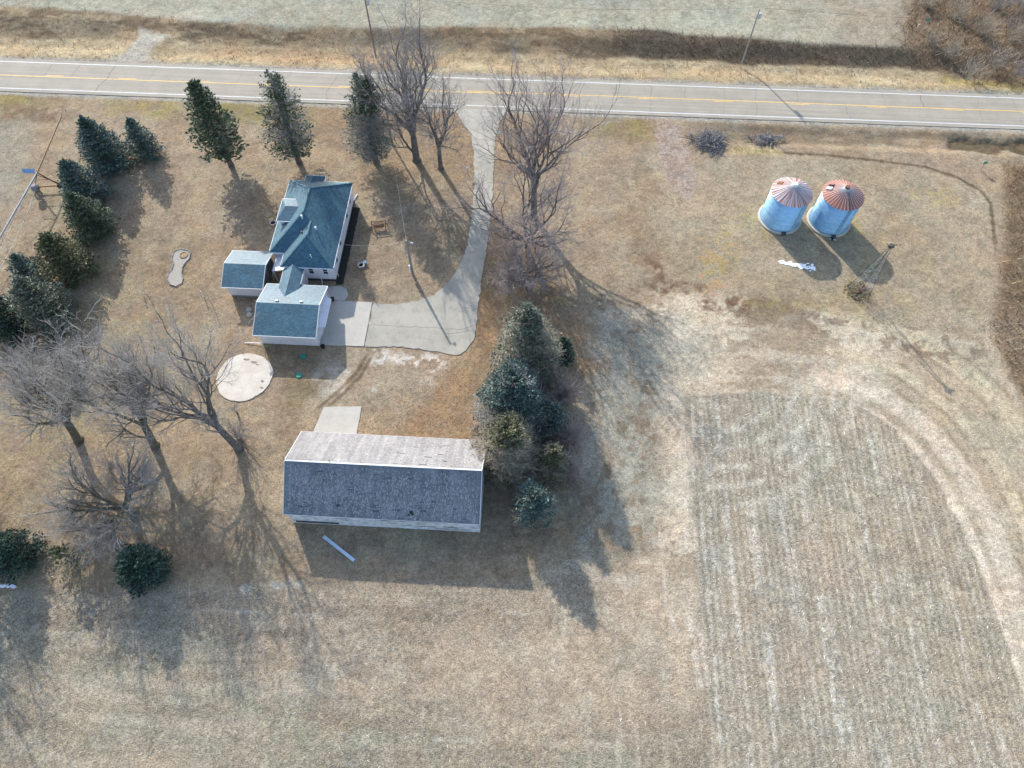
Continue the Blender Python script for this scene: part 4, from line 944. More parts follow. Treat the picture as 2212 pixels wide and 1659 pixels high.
# log bench
c = D(820, 493); o = empty('log_bench', c, .15); tag(o, 'brown log swing bench with crossed legs on the lawn right of house', 'bench')
s_ = MB()
for k in range(4): s_.tube([(-.75, -.25+.17*k, .45), (.75, -.25+.17*k, .45)], .06, 7)
s_.build('seat', M['wood'], o)
s_ = MB()
for k in range(3): s_.tube([(-.75, .38+.04*k, .6+.18*k), (.75, .38+.04*k, .6+.18*k)], .055, 7)
s_.build('backrest', M['wood'], o)
for sx_ in (-.95, .95):
    MB().tube([(sx_-.1, -.65, 0), (sx_+.05, .45, 1.25)], .065, 7).build('leg', M['wood'], o); MB().tube([(sx_+.1, .8, 0), (sx_-.05, -.1, 1.1)], .065, 7).build('leg', M['wood'], o)
MB().tube([(-1.15, .3, 1.1), (1.15, .3, 1.1)], .06, 7).build('top_rail', M['wood'], o)
# gutter lengths, pipes and loose planks
def plank(name, a, b_, w, h, m_, label, cat, group=None, z=.05):
    A_, B_ = D(*a), D(*b_); o = empty(name, (A_+B_)/2); tag(o, label, cat, group); d = (B_-A_)/2; d.z = 0
    MB().bar(-d+Vector((0,0,z)), d+Vector((0,0,z)), w, h).build('board', m_, o)
    n_ = d.normalized(); x_ = Vector((-n_.y, n_.x, 0))
    mb = MB()
    for s_ in (-1, 1): mb.bar(-d+x_*s_*w/2+Vector((0,0,z+h*.6)), d+x_*s_*w/2+Vector((0,0,z+h*.6)), .03, .08)
    mb.build('raised_edge', m_, o); return o
plank('metal_trough', (699,1159), (765,1211), .32, .1, mat('pale_blue_metal', (.55, .66, .74), .4, 2, .12), 'long pale blue metal trough lying in the barn shadow', 'trough')
plank('downspout_length', (772,420), (764,434), .12, .08, M['white'], 'short white downspout lying off the house corner', 'pipe')
def stickpost(b, h, label, m_, cat, cross=0., r=.05, name='post', top=None):
    o = empty(name, D(*b)); tag(o, label, cat); MB().tube([(0,0,-.1),(0,0,h)], r, 7).build('shaft', m_, o)
    if cross:
        MB().tube([(-cross, 0, h-.05), (cross, 0, h-.05)], r*.8, 6).build('crossbar', m_, o)
    if top == 'box':
        MB().add([(-.25,-.12,h),(.25,-.12,h),(.25,.12,h),(-.25,.12,h),(-.25,-.12,h+.2),(.25,-.12,h+.2),(.25,.12,h+.2),(-.25,.12,h+.2),(-.25,0,h+.3),(.25,0,h+.3)], [(0,1,2,3)[::-1],(0,1,5,4),(2,3,7,6),(4,5,9,8),(6,7,8,9),(1,2,6,9,5),(3,0,4,8,7)]).build('box', M['white'], o)
    if top == 'sign': MB().box(-.3, -.015, h-.35, .3, .015, h+.15).build('panel', M['green'], o)
    return o
stickpost((330,654), 1.9, 'brown T-shaped clothes post above the bare shade trees', M['wood'], 'clothes post', .4, .035)
stickpost((462,664), 1.9, 'rusty T-shaped clothes post casting a thin shadow, left of white covers', M['wood'], 'clothes post', .25, .03)
stickpost((311,640), 1.1, 'white marker stake in the lawn left of garage, further stake', M['white'], 'stake')
stickpost((441,641), 1.3, 'white marker stake in the lawn, nearer the shed', M['white'], 'stake')
stickpost((1079,299), 1.0, 'white mailbox on a post right of the driveway mouth', M['pole'], 'mailbox', name='mailbox', top='box')
stickpost((1095,292), 1.1, 'thin bare post beside the mailbox', M['pole'], 'post')
stickpost((1011,376), 1.1, 'small white box on a post at the left edge of driveway', M['pole'], 'post box', name='newspaper_box', top='box')
stickpost((1989,72), 2.6, 'green road sign on a tall post by the thicket', M['palepole'], 'sign', name='road_sign', top='sign')
stickpost((2118,366), 1.4, 'small green marker sign near right edge of the bin lawn', M['palepole'], 'sign', name='marker_sign', top='sign')
stickpost((1978,67), 1.3, 'low white-topped post left of the green road sign', M['white'], 'post', .25)
# garden bed edging
gb = empty('garden_border', D(388, 577)); tag(gb, 'stone-edged hourglass garden bed in the lawn above the clothes posts', 'garden bed')
gm = MB(); r8 = random.Random(4); c0 = D(388, 577)
bed = [(374,548),(380,541),(392,538),(404,540),(411,547),(410,557),(401,566),(394,577),(392,590),(396,600),(392,612),(380,618),(368,614),(361,603),(363,592),(371,583),(375,570),(371,559)]
bp = [D(*q) for q in bed]
for i in range(len(bp)):
    a, b_ = bp[i]-c0, bp[(i+1) % len(bp)]-c0; n_ = max(1, int((b_-a).length/.22))
    for k in range(n_):
        q = a.lerp(b_, k/n_); w = r8.uniform(.07, .13); gm.lathe([(w, -.02), (w*1.05, .07), (w*.6, .13)], 7, (q.x, q.y, 0))
gm.build('edging_stones', M['stone'], gb)["kind"] = 'stuff'
MB().prism([((q-c0).x*.97, (q-c0).y*.97) for q in bp], -.1, .0).build('bed', mat('bed_gravel', sr(208, 200, 184, .66), .95, 5, .35, bs=.4), gb)
w = D(397, 551)-c0; MB().lathe([(.55, .0), (.6, .08), (.45, .1), (.4, .05)], 14, (w.x, w.y, 0)).build('basin', M['rustpipe'], gb)
for b, r_ in (((500,1050),0),): pass
# snow
sn = MB(); r9 = random.Random(12)
for k in range(150):
    s_ = r9.random(); q = D(1686+75*s_+r9.gauss(0, 1.5), 566+14*s_+r9.gauss(0, .8+2.2*s_)); rr_ = r9.uniform(.06, .24)*(1.3-.6*s_)
    ph = r9.random()*6; sn.prism([(q.x+rr_*1.3*math.cos(j*.9+ph)*(1+.3*math.sin(j*2.3)), q.y+rr_*.6*math.sin(j*.9+ph)*(1+.3*math.cos(j*1.7))) for j in range(7)], -.06, .0+k*.0002)
sn = sn.build('snow_patch', M['snow']); tag(sn, kind='stuff'); 
sn = MB()
for k in range(14):
    q = D(12+r9.gauss(0, 9), 1266+r9.gauss(0, 2)); rr_ = r9.uniform(.1, .3); sn.prism([(q.x+rr_*math.cos(j), q.y+rr_*.6*math.sin(j)) for j in range(6)], -.06, .03+k*.0002)
tag(sn.build('snow_patch', M['snow']), kind='stuff')

# ------------------------------------------------------------------ vegetation
def segs_mesh(name, P0, P1, R0, R1, n=3, off=(0,0,0)):
    """many tapered prisms as one mesh"""
    P0, P1 = np.array(P0, np.float64), np.array(P1, np.float64); R0, R1 = np.array(R0), np.array(R1)
    d = P1-P0; L = np.linalg.norm(d, axis=1, keepdims=True)+1e-9; d /= L
    rf = np.where(np.abs(d[:, 2:3]) > .9, np.array([[1., 0, 0]]), np.array([[0., 0, 1.]]))
    x = np.cross(d, rf); x /= np.linalg.norm(x, axis=1, keepdims=True); y = np.cross(d, x)
    N = len(P0); V = np.zeros((N, 2, n, 3))
    for k in range(n):
        a = 2*math.pi*k/n; u = x*math.cos(a)+y*math.sin(a); V[:, 0, k] = P0+u*R0[:, None]; V[:, 1, k] = P1+u*R1[:, None]
    V = V.reshape(-1, 3); base = (np.arange(N)*2*n)[:, None, None]
    k = np.arange(n); q = np.stack([k, (k+1) % n, (k+1) % n+n, k+n], -1)[None]; Fq = (base+q).reshape(-1, 4)
    return np_mesh(name, V, Fq)
def np_mesh(name, V, Fq, tint=None, smooth=False):
    me = bpy.data.meshes.new(name); w = Fq.shape[1]; me.vertices.add(len(V)); me.vertices.foreach_set('co', V.astype(np.float32).ravel())
    me.loops.add(len(Fq)*w); me.loops.foreach_set('vertex_index', Fq.astype(np.int32).ravel())
    me.polygons.add(len(Fq)); me.polygons.foreach_set('loop_start', (np.arange(len(Fq))*w).astype(np.int32)); me.update(calc_edges=True)
    if smooth: me.polygons.foreach_set('use_smooth', np.ones(len(Fq), bool))
    if tint is not None:
        a = me.attributes.new('tint', 'FLOAT', 'POINT'); a.data.foreach_set('value', tint.astype(np.float32))
    return me
def sprays(name, P, Dr, L, Wd, rng, tint):
    """elongated kite shaped needle sprays"""
    N = len(P); Dr = Dr/np.linalg.norm(Dr, axis=1, keepdims=True)
    r = rng.normal(size=(N, 3)); s = np.cross(Dr, r); s /= np.linalg.norm(s, axis=1, keepdims=True)+1e-9
    up = np.cross(s, Dr)
    V = np.stack([P, P+Dr*(L*.45)[:, None]+s*Wd[:, None]+up*(L*.05)[:, None], P+Dr*L[:, None], P+Dr*(L*.45)[:, None]-s*Wd[:, None]-up*(L*.05)[:, None]], 1).reshape(-1, 3)
    Fq = np.arange(N*4).reshape(N, 4); return np_mesh(name, V, Fq, np.repeat(tint, 4))

def conifer(b, h, R, mt, label, seed, clear=.04, bare=0., dens=1., shape=.85, tuft=.34, name='spruce_tree', group='evergreens round the farmyard', twigm='drytwig', tier=.62, top2=False, lean=(0, 0), barelow=True, barez=.55):
    rng = np.random.RandomState(seed); base = D(*b); o = empty(name, base); tag(o, label, 'evergreen tree', group)
    tops = [(0, 0, h)]+([(1.2, -.6, h*.93)] if top2 else [])
    mb = MB(); tr_ = .035*h**.9+.05
    mb.tube([(0,0,-.3), (0,0,.3), (lean[0]*.4, lean[1]*.4, h*.5), (lean[0], lean[1], h*.97)], [tr_*1.25, tr_, tr_*.6, .02], 8)
    if top2: mb.tube([(0,0,h*.35), (.9,-.4,h*.6), (1.2,-.6,h*.92)], [tr_*.6, tr_*.45, .02], 6)
    mb.build('trunk', M['bark'], o)
    nb = int(40*h*dens*(R/3.2)**.5); BP0, BP1, BR0, BR1 = [], [], [], []; SP, SD, SL, SW, ST = [], [], [], [], []
    BT0, BT1, BTr = [], [], []
    for i in range(nb):
        tt = rng.rand()**.85*(1-clear)+clear; 
        z = h*(clear+(1-clear)*((i+rng.rand())/nb)); f = z/h
        az = i*2.399+rng.normal(0, .25); prof = (1-f**1.55)**(shape*.95)*min(1, .8+f*2.) if clear < .1 else (1-f**1.3)**(shape+.12)*min(1, .5+(f-clear)*3.5)
        z = z+.75*(round(z/tier)*tier-z) if clear < .1 else z
        Lb = R*prof*rng.uniform(.78, 1.12)*(1+.12*math.sin(az*3+seed)); Lb = max(Lb, .22)
        el = .25+.5*f-.35*(1-f)+rng.normal(0, .08)
        d = np.array([math.cos(az)*math.cos(el), math.sin(az)*math.cos(el), math.sin(el)]); p = np.array([lean[0]*f, lean[1]*f, z])
        if top2 and f > .55 and rng.rand() < .5: p = p+np.array([1.2, -.6, 0])*min(1, (f-.4)/.4)
        ns = max(2, int(Lb/.42)); prev = p
        bt = rng.normal(0, .16); dead = rng.rand() < bare*(1.25 if (f < barez) == barelow else .25)
        for k in range(1, ns+1):
            s_ = k/ns; q = p+d*Lb*s_; q = q+np.array([0, 0, -.10*Lb*math.sin(math.pi*s_*.8)+.06*Lb*s_*s_])
            rr = max(.012, .014*Lb*(1-s_)+.008)
            BP0.append(prev); BP1.append(q); BR0.append(rr+.006); BR1.append(rr); 
            sd_ = np.array([-d[1], d[0], 0]); 
            if s_ > .22 or Lb < 1:
                nt_ = int((5.4 if not dead else 4.)*(1+.6*s_)*dens+rng.rand())
                for j in range(nt_):
                    side = sd_*rng.normal(0, 1.)*.9+d*rng.uniform(.25, 1.)+np.array([0, 0, rng.normal(-.02, .22)])
                    wl_ = .55*Lb*(1-s_*.75)+.15; off = sd_*rng.uniform(-1, 1)*min(wl_, .22*Lb+.12)
                    pp_ = prev+(q-prev)*rng.rand()+off*.9+np.array([0, 0, rng.normal(0, .05)])
                    if dead:
                        L_ = rng.uniform(.4, .9); sdn = side/np.linalg.norm(side); BT0.append(pp_-off*.5); BT1.append(pp_+sdn*L_); BTr.append(rng.uniform(.014, .027))
                        if rng.rand() < .16: SP.append(pp_+sdn*L_*.6); SD.append(side); SL.append(tuft*rng.uniform(.6, 1.1)); SW.append(tuft*.28); ST.append(rng.rand())
                    else:
                        SP.append(pp_); SD.append(side); SL.append(tuft*rng.uniform(.65, 1.4)); SW.append(tuft*rng.uniform(.2, .34)); ST.append(np.clip(rng.normal(.45, .16)+bt, 0, 1))
            prev = q
    P0, P1 = BP0+BT0, BP1+BT1; r0 = BR0+BTr; r1 = BR1+[x*.5 for x in BTr]
    link('branches', segs_mesh('branches', P0, P1, r0, r1, 3), M[twigm], o)
    link('foliage', sprays('foliage', np.array(SP), np.array(SD), np.array(SL), np.array(SW), rng, np.array(ST)), M[mt], o)
    return o
E1 = 'evergreens round the farmyard'
conifer((242,356), 8.4, 3.75, 'blue_needle', 'larger blue spruce at top left, between the irrigation pipe and the road', 1, tuft=0.33)
conifer((322,334), 6.4, 2.62, 'blue_needle', 'smaller neat blue spruce at top, right of the larger one', 2, tuft=0.30)
conifer((499,356), 14.2, 4.60, 'green_needle', 'tall open pine with visible trunk and see-through crown, left of the other pine', 3, clear=.17, dens=.46, shape=.55, tuft=.5, name='pine_tree', bare=.12)
conifer((646,350), 15.4, 4.72, 'green_needle', 'tall greyish pine standing directly behind the farmhouse roof', 4, clear=.14, dens=.50, shape=.6, tuft=0.37, name='pine_tree', bare=.38, top2=True, twigm='twig', barelow=False, barez=.3)
conifer((812,350), 15.0, 4.23, 'green_needle', 'half-dead pine full of grey twigs, next to the dark roadside pole', 5, clear=.1, dens=.7, shape=.6, tuft=0.34, name='pine_tree', bare=.6, top2=True, twigm='paletwig', barez=.62)
conifer((197,432), 7.2, 3.22, 'blue_needle', 'blue spruce just right of the irrigation tower', 6, tuft=0.33)
conifer((208,498), 6.9, 3.42, 'green_needle', 'full green spruce in the left row, second below the irrigation tower', 7, tuft=0.31)
conifer((163,588), 7.0, 3.63, 'olive_needle', 'yellowish olive spruce in the middle of the left row', 8, tuft=0.31, shape=.7)
conifer((80,606), 5.0, 2.49, 'blue_needle', 'small bluish spruce at left edge, behind the big grey-green one', 9, tuft=0.30)
conifer((122,692), 8.2, 3.5, 'pale_needle', 'big grey-green spruce at left edge above the bare trees', 10, tuft=0.34, shape=.75)
conifer((30,706), 6.4, 3.33, 'dark_needle', 'dark spruce cut by the left edge, below the small bluish one', 11, tuft=0.33)
conifer((48,1206), 6.0, 2.90, 'dark_needle', 'dark spruce at left edge beneath the bare branches', 12, tuft=0.33)
conifer((166,1212), 4.2, 1.97, 'olive_needle', 'thin olive conifer half hidden under bare branches, lower left', 13, tuft=.36, dens=.5, bare=.3)
conifer((326,1236), 5.4, 2.6, 'dark_needle', 'round dark green spruce alone at lower left, near the field', 14, tuft=0.36, shape=.55)
conifer((1134,800), 13.5, 4.35, 'pale_needle', 'tallest grey-green spruce at the head of the grove', 15, tuft=0.33, bare=.42, shape=.72, barelow=True, barez=.7)
conifer((1107,900), 10.0, 4.76, 'blue_needle', 'wide blue-green spruce in the grove, beneath the tallest', 16, twigm='paletwig', tuft=0.34, bare=.6, shape=.55, barez=.45)
conifer((1096,1000), 9.5, 4.15, 'olive_needle', 'mostly bare spruce with olive top, at the barn corner', 17, tuft=0.33, bare=.7, shape=.55, barez=.75)
conifer((1213,775), 4.2, 1.77, 'dark_needle', 'small dark conifer right of the tallest grove spruce', 18, tuft=.36)
conifer((1192,925), 6.0, 1.97, 'blue_needle', 'slim blue conifer between the pinkish shrubs in the grove', 19, tuft=0.30, bare=.5, barez=.4)
conifer((1190,1020), 7.0, 2.18, 'olive_needle', 'slim yellow-green conifer in the grove, right of the mostly bare spruce', 20, tuft=0.30, bare=.45, barez=.5)
conifer((1150,1108), 7.2, 2.49, 'blue_needle', 'lowest blue spruce of the grove, beside the barn shadow', 21, tuft=0.33, bare=.35, shape=.6, barez=.35)

PI_ = math.pi
def bare_tree(b, h, label, seed, stems=3, spread=.5, r0=.42, tm='twig', bm_='bark', name='bare_tree', cat='tree', group='leafless shade trees', depth=4, fork=.18, limbs=(), crown=1., twr=.013, up=.22, dens=1., tl=1., bias=(0, 0), tilt=(0, 0)):
    rng = random.Random(seed); base = D(*b); o = empty(name, base); tag(o, label, cat, group)
    big, fine = [], []
    def perp(d, ang, az):
        d = d.normalized(); a = Vector((0, 0, 1)) if abs(d.z) < .9 else Vector((1, 0, 0)); x = d.cross(a).normalized(); y = d.cross(x)
        return (d*math.cos(ang)+(x*math.cos(az)+y*math.sin(az))*math.sin(ang)).normalized()
    rmin = twr; bv = Vector((bias[0], bias[1], 0))
    def twigs_at(p, d, r, n_):
        for _ in range(n_):
            e = perp(d, rng.uniform(.5, 1.0), rng.random()*6.28); L_ = rng.uniform(.45, 1.15)*tl; q = p+e*L_*.5
            e2 = (e+Vector((rng.gauss(0, .25), rng.gauss(0, .25), rng.gauss(.06, .2)))).normalized(); q2 = q+e2*L_*.5
            fine.append((tuple(p), tuple(q), rmin, rmin*.8)); fine.append((tuple(q), tuple(q2), rmin*.8, rmin*.5))
            e3 = perp(e, rng.uniform(.5, .9), rng.random()*6.28); fine.append((tuple(q), tuple(q+e3*L_*.45), rmin*.75, rmin*.5))
    def grow(p, d, r, rs, c, out):
        l = c*(r/rs)**.4*rng.uniform(.7, 1.3); n = 3 if r > .05 else 2; wig = .09 if r > .1 else .15; r_e = max(rmin, r*.93)
        for i in range(n):
            o_ = Vector((p.x, p.y, 0)); o_ = o_.normalized()*.02 if o_.length > .5 else Vector((0, 0, 0))
            d = (d+Vector((rng.gauss(0, wig), rng.gauss(0, wig), rng.gauss(0, wig*.6)+up*(.28 if r > .03 else .10)))+o_+bv).normalized()
            q = p+d*l/n; ra = r+(r_e-r)*i/n; rb = r+(r_e-r)*(i+1)/n
            (big if ra > .04 else fine).append((tuple(p), tuple(q), ra, rb))
            if r < .16 and (p.z > 2.2 or r < .05):
                twigs_at(p.lerp(q, rng.random()), d, r, int(dens*(.10 if r > .06 else .26)+rng.random()))
            p = q
        if r*.62 > rmin*1.0 or r > rmin*1.5:
            az = rng.random()*6.28; a1 = rng.uniform(.10, .28)*crown; a2 = rng.uniform(.48, .85)*crown
            grow(p, perp(d, a1, az), r*.84, rs, c, out)
            if r*.62 > rmin: grow(p, perp(d, a2, az+PI_+rng.gauss(0, .5)), r*rng.uniform(.50, .64), rs, c*.96, out)
            if rng.random() < .08: grow(p, perp(d, a2*1.2, az+PI_/2), r*.42, rs, c*.9, out)
        else: twigs_at(p, d, r, 1)
    fz = h*fork; trk = []
    p = Vector((0, 0, -.2)); q = Vector((tilt[0]*fz*.7+rng.gauss(0, .1), tilt[1]*fz*.7+rng.gauss(0, .1), fz)); 
    tb = MB(); tb.tube([p, Vector((0, 0, .35)), q*.55, q], [r0*1.55, r0*1.05, r0*.95, r0*.9], 10)
    for k in range(stems):
        az = k*6.283/stems+rng.uniform(-.5, .5)+seed; el = rng.uniform(.6, 1.2)*spread
        d = (Vector((math.cos(az)*math.sin(el), math.sin(az)*math.sin(el), math.cos(el)))+Vector((tilt[0], tilt[1], 0))).normalized()
        grow(q-Vector((0, 0, .25)), d, r0*.56*rng.uniform(.85, 1.1), r0*.56, (h-fz)/9.3*rng.uniform(.9, 1.05), 0)
    for (az, el, z_, L_) in limbs:
        d = Vector((math.cos(az)*math.cos(el), math.sin(az)*math.cos(el), math.sin(el))); grow(Vector((0, 0, z_)), d, r0*.36, r0*.36, L_/8., 0)
    # twigs and limbs become separate meshes
    tr_o = tb.build('trunk', M[bm_], o, smooth=True)
    A_ = np.array([s[0] for s in big]), np.array([s[1] for s in big])
    link('limbs', segs_mesh('limbs', A_[0], A_[1], [s[2] for s in big], [s[3] for s in big], 7), M[bm_], o)
    link('twigs', segs_mesh('twigs', [s[0] for s in fine], [s[1] for s in fine], [s[2] for s in fine], [s[3] for s in fine], 3), M[tm], o)
    return o
def shrub(b, h, R, n, label, seed, tm='pinktwig', name='bare_shrub', group='leafless shrubs', cat='shrub'):
    rng = np.random.RandomState(seed); P0, P1, R0, R1 = [], [], [], []
    o = empty(name, D(*b)); tag(o, label, cat, group)
    for i in range(n):
        az = rng.rand()*6.283; el = abs(rng.normal(0, .42)); d = np.array([math.cos(az)*math.sin(el), math.sin(az)*math.sin(el), math.cos(el)])
        p = np.array([rng.normal(0, R*.16), rng.normal(0, R*.16), 0]); L = h*rng.uniform(.6, 1.); out = d.copy()
        for k in range(4):
            d = d+rng.normal(0, .12, 3)+np.array([out[0], out[1], -.1])*.14*R/h*2; d /= np.linalg.norm(d); q = p+d*L/4
            r = .028*(1-k/4.5)*(h/3)**.5+.004; P0.append(p); P1.append(q); R0.append(r); R1.append(r*.75)
            if k:
                for j in range(4):
                    e = d+rng.normal(0, .5, 3); e /= np.linalg.norm(e); P0.append(q); P1.append(q+e*L*rng.uniform(.12, .26)); R0.append(.0142); R1.append(.008)
            p = q
    m1 = [i for i, r in enumerate(R0) if r > .0145]; m2 = [i for i, r in enumerate(R0) if r <= .0145]
    link('stems', segs_mesh('stems', [P0[i] for i in m1], [P1[i] for i in m1], [R0[i] for i in m1], [R1[i] for i in m1], 4), M[tm], o)
    link('twigs', segs_mesh('twigs', [P0[i] for i in m2], [P1[i] for i in m2], [R0[i] for i in m2], [R1[i] for i in m2], 3), M[tm], o)
    return o
PI = math.pi
bare_tree((900,346), 24.5, 'tall bare tree with a low limb reaching left, left of driveway mouth', 31, 4, .30, .52, limbs=((PI*.93, .75, 1.2, 10),), up=.30)
bare_tree((952,363), 19, 'slimmer bare tree just left of the driveway, near the road', 32, 3, .34, .34, up=.28)
bare_tree((1153,470), 26, 'tallest bare tree right of driveway, crown crossing the road', 133, 4, .20, .48, tilt=(0, .2), up=.26, tm='pinktwig', dens=.6, limbs=((.2, .5, 8, 9), (2.6, .6, 7, 8)))
bare_tree((1142,552), 18, 'spreading bare tree right of driveway with pale broken twigs', 34, 5, .75, .38, tm='pinktwig', dens=.9, tilt=(-.12, 0), limbs=((PI, .3, 3, 9), (0, .3, 3.5, 8)), up=.16)
bare_tree((1134,612), 10, 'low bushy bare tree at the foot of the big roadside ones', 35, 8, 1.2, .32, tm='pinktwig', up=.12, dens=1.8)
bare_tree((170,950), 18.5, 'bare shade tree with dense grey crown, leftmost of the yard trees', 36, 4, .42, .46, tilt=(.12, .24), bias=(.004, .004), tm='paletwig', bm_='mossbark', dens=.8)
bare_tree((335,962), 20, 'bare mossy-trunked tree forking low, between two other yard trees', 37, 4, .40, .44, tilt=(.08, .34), bias=(.004, .006), tm='paletwig', bm_='mossbark', limbs=((PI*.95, .45, 2.2, 6),), dens=.8)
bare_tree((516,970), 23, 'bare yard tree above the long barn, nearest the concrete circle', 38, 4, .34, .42, tilt=(-.34, .32), bias=(-.003, .004), tm='paletwig', limbs=((PI*.9, .6, 3.2, 6),), dens=.8)
bare_tree((290,1108), 12.5, 'low broad bare tree with drooping pale branches, lower left', 39, 6, .95, .42, tilt=(-.05, -.12), tm='paletwig', bm_='mossbark', up=.08, dens=.7)
bare_tree((-60,1000), 19.0, 'bare tree at the left edge, only its crown in view', 40, 4, .6, .46, tm='paletwig', dens=.8)
bare_tree((-75,1190), 16.0, 'bare tree off the lower left, branches entering the view', 41, 5, .75, .42, tm='paletwig')
bare_tree((-240,1130), 18.0, 'bare tree beyond the left edge whose crown reaches into view', 43, 4, .6, .42, tm='paletwig')
bare_tree((513,893), 3.6, 'little bare sapling at the edge of the concrete circle', 42, 3, .4, .08, group='leafless shade trees', name='sapling', twr=.009, fork=.12, tl=.4)
shrub((238,1000), 2.6, 1.2, 26, 'small bare shrub among the yard trees, below the mossy trunk', 50, 'pinktwig')
shrub((518,946), 3.4, 1.2, 46, 'tuft of bare suckers at the foot of tree above the barn', 51, 'twig')
shrub((1216,862), 4.2, 2.4, 120, 'pinkish bare shrub, topmost on the right side of grove', 52)
shrub((1233,950), 3.6, 2.0, 90, 'pinkish bare shrub, middle on the right side of grove', 53)
shrub((1232,1025), 3.4, 1.9, 80, 'pinkish bare shrub, lowest on the right side of grove', 54)
shrub((1105,1030), 3.4, 2.2, 110, 'tangled brown brush between barn corner and grove', 55, 'drytwig')
shrub((1170,1045), 3.2, 1.8, 80, 'brown brush under the slim yellow-green conifer', 56, 'drytwig')
shrub((1140,1128), 2.4, 1.8, 70, 'brown brush at the bottom end of the grove', 57, 'drytwig')
shrub((1082,940), 3.4, 2.0, 90, 'brown brush on the left side of the grove, above the barn end', 58, 'drytwig')
i_ = 0
for (bx_, by_, h_, R_, tm_, lb) in ((2095,165,3.6,3.0,'drytwig','brown thicket shrub nearest the road bend, above yellow grass'), (2050,120,3.6,2.6,'drytwig','brown thicket shrub at the thicket corner by the ditch'), (2150,140,4.2,3.2,'drytwig','brown thicket shrub just above the roadside grass'),
        (2200,160,4.4,3.0,'pinktwig','pinkish thicket shrub at the right edge near the road'), (2010,95,3.0,2.4,'drytwig','low brown thicket shrub below the green sign'), (2120,75,4.4,3.0,'drytwig','tall brown shrub deep in the thicket'), (2185,85,5.,3.2,'drytwig','brown tall shrub deep in thicket at right edge'),
        (2060,40,4.,2.8,'drytwig','brown shrub at top of the thicket right of the sign'), (2150,20,5.,3.2,'twig','grey shrub at top right of the thicket'), (2215,30,6.,3.4,'twig','tall grey shrub in the top right corner'), (2000,15,3.,2.2,'drytwig','small brown shrub on thicket edge by far field'), (2240,120,5.,3.,'drytwig','brown shrub cut by right edge above the road')):
    shrub((bx_, by_), h_*.85, R_*1.2, 46, lb, 60+i_, tm_); i_ += 1
# brush piles
def brush(b, w, d_, h, n, label, seed):
    rng = np.random.RandomState(seed); o = empty('brush_pile', D(*b)); tag(o, label, 'brush pile', 'brush piles')
    P0, P1, R0, R1 = [], [], [], []
    for i in range(n):
        a = rng.rand()*6.283; rr_ = rng.rand()**.6*(1+.3*math.sin(3*a+seed)); c_ = np.array([w*rr_*math.cos(a), d_*rr_*math.sin(a), rng.rand()*h*max(0, 1-rr_*rr_)*.7+.06]); e = rng.normal(0, 1, 3)*[1, 1, .28]; e /= np.linalg.norm(e)
        L = rng.uniform(.5, 2.8); r = rng.choice([.02, .03, .05, .08], p=[.2, .35, .3, .15]); P0.append(c_-e*L/2); P1.append(c_+e*L/2+[0, 0, rng.rand()*.1]); R0.append(r); R1.append(r*.5)
    k = [i for i, r in enumerate(R0) if r >= .05]; s_ = [i for i, r in enumerate(R0) if r < .05]
    for nm, ii in (('limbs', k), ('sticks', s_)): link(nm, segs_mesh(nm, [P0[i] for i in ii], [P1[i] for i in ii], [R0[i] for i in ii], [R1[i] for i in ii], 5), M['sticks'], o)
brush((1532,306), 2.9, 2.4, 1.1, 300, 'larger heap of dark cut branches by the roadside swale', 81)
brush((1651,301), 2.4, .9, .6, 130, 'smaller flat heap of cut branches, right of the larger', 82)

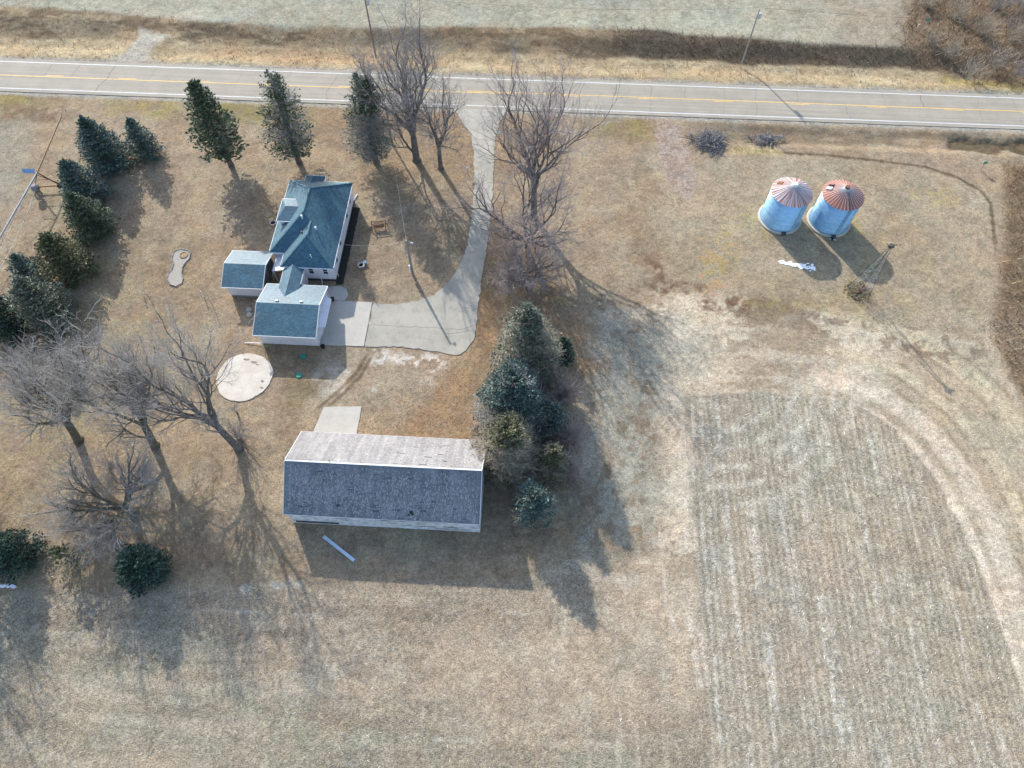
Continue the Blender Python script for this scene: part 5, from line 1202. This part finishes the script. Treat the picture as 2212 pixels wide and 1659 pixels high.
# ------------------------------------------------------------------ ground cover geometry
def scatter(name, m_, masks, N, hr, wr, lean, seed, box=(-97, 97, -2, 122), flat=False):
    rng = np.random.RandomState(seed); X = rng.uniform(box[0], box[1], N*6); Y = rng.uniform(box[2], box[3], N*6)
    lim = 15+(CH*.62+Y*.62)*.78; k = np.abs(X) < lim+14; X, Y = X[k], Y[k]
    ix = np.clip(((X+104)/.2).astype(int)+np.searchsorted(xs, -104), 0, nx-1); iy = np.clip(((Y+10)/.2).astype(int)+np.searchsorted(ys, -10), 0, ny-1)
    p = masks[iy, ix]; k = rng.rand(len(X)) < p; X, Y, Zg = X[k][:N], Y[k][:N], GZ[iy, ix][k][:N]
    n = len(X); 
    if n == 0: return
    h = rng.uniform(*hr, n); w = rng.uniform(*wr, n); a = rng.uniform(0, 6.283, n)
    P = np.stack([X, Y, Zg], -1)
    if flat:
        d = np.stack([np.cos(a), np.sin(a), rng.uniform(-.02, .12, n)], -1); s = np.stack([-np.sin(a), np.cos(a), rng.normal(0, .3, n)], -1)
        P[:, 2] += .015; V = np.stack([P-s*w[:, None], P+s*w[:, None], P+d*h[:, None]+s*w[:, None]*.7, P+d*h[:, None]-s*w[:, None]*.7], 1)
    else:
        d = np.stack([np.cos(a)*rng.uniform(0, lean, n), np.sin(a)*rng.uniform(0, lean, n), np.ones(n)], -1); b_ = rng.uniform(0, 6.283, n); s = np.stack([np.cos(b_), np.sin(b_), 0*b_], -1)
        V = np.stack([P-s*w[:, None], P+s*w[:, None], P+d*h[:, None]*1.+s*w[:, None]*.25, P+d*h[:, None]-s*w[:, None]*.25], 1)
    me = np_mesh(name, V.reshape(-1, 3), np.arange(n*4).reshape(n, 4), np.repeat(rng.rand(n), 4)); o = link(name, me, m_); tag(o, kind='stuff'); return o
nzA = fbm(GX, GY, 2.5, 3, 91); nzB = fbm(GX, GY, 1.2, 3, 93)
scatter('corn_stubble', M['stubble'], np.clip(GT['rows']*.22+GT['streak']*1.2, 0, 1), 70000, (.12, .42), (.012, .028), 0, 101, flat=True)
scatter('field_residue', M['stubble'], np.clip(GT['residue']*(1-GT['rows'])*.35*sstep(.35, .6, nzA), 0, 1), 26000, (.12, .4), (.010, .022), 0, 102, flat=True)
scatter('ditch_grass', M['straw'], np.clip(GT['ditch']*(1-GT['dark'])*sstep(.4, .6, nzB), 0, 1), 26000, (.12, .38), (.02, .05), 1.5, 103)
scatter('ditch_weeds', M['greyweeds'], np.clip(GT['dark'], 0, 1), 26000, (.2, .55), (.02, .06), 1.6, 104)
scatter('thicket_weeds', M['weeds'], np.clip(GT['thick'], 0, 1), 26000, (.4, 1.1), (.02, .06), 1.2, 105)
scatter('rough_weeds', M['weeds'], np.clip(GT['rough'], 0, 1), 26000, (.3, .9), (.02, .06), 1.2, 106)
scatter('fallen_leaves', M['oakleaf'], np.clip(GT['leaf'], 0, 1)*.9, 26000, (.07, .14), (.03, .06), 0, 107, flat=True)
lawn = np.clip(1-GT['residue']-GT['ditch']-GT['rough']-GT['thick'], 0, 1)*(np.abs(rv(GX, GY)-(VN+VS)/2) > 5.5)*(rv(GX, GY) < VN+13)
dmask = psd(WP(DRIVE), GX, GY); lawn = lawn*(dmask < -.2)
scatter('lawn_debris', M['stubble'], lawn*.02*sstep(.4, .6, nzA), 1500, (.1, .4), (.012, .03), 0, 108, flat=True)
scatter('dry_tufts', M['straw'], np.clip(sstep(.9, .2, ldist(WP([(1560,325),(1620,326),(1690,330)]), GX, GY)), 0, 1), 3000, (.2, .6), (.03, .06), .8, 109)
q = D(1852, 632); scatter('tower_weeds', M['straw'], sstep(2.2, 1.2, np.hypot(GX-q.x, GY-q.y)), 900, (.12, .4), (.02, .05), 1.8, 110, box=(q.x-3, q.x+3, q.y-3, q.y+3))
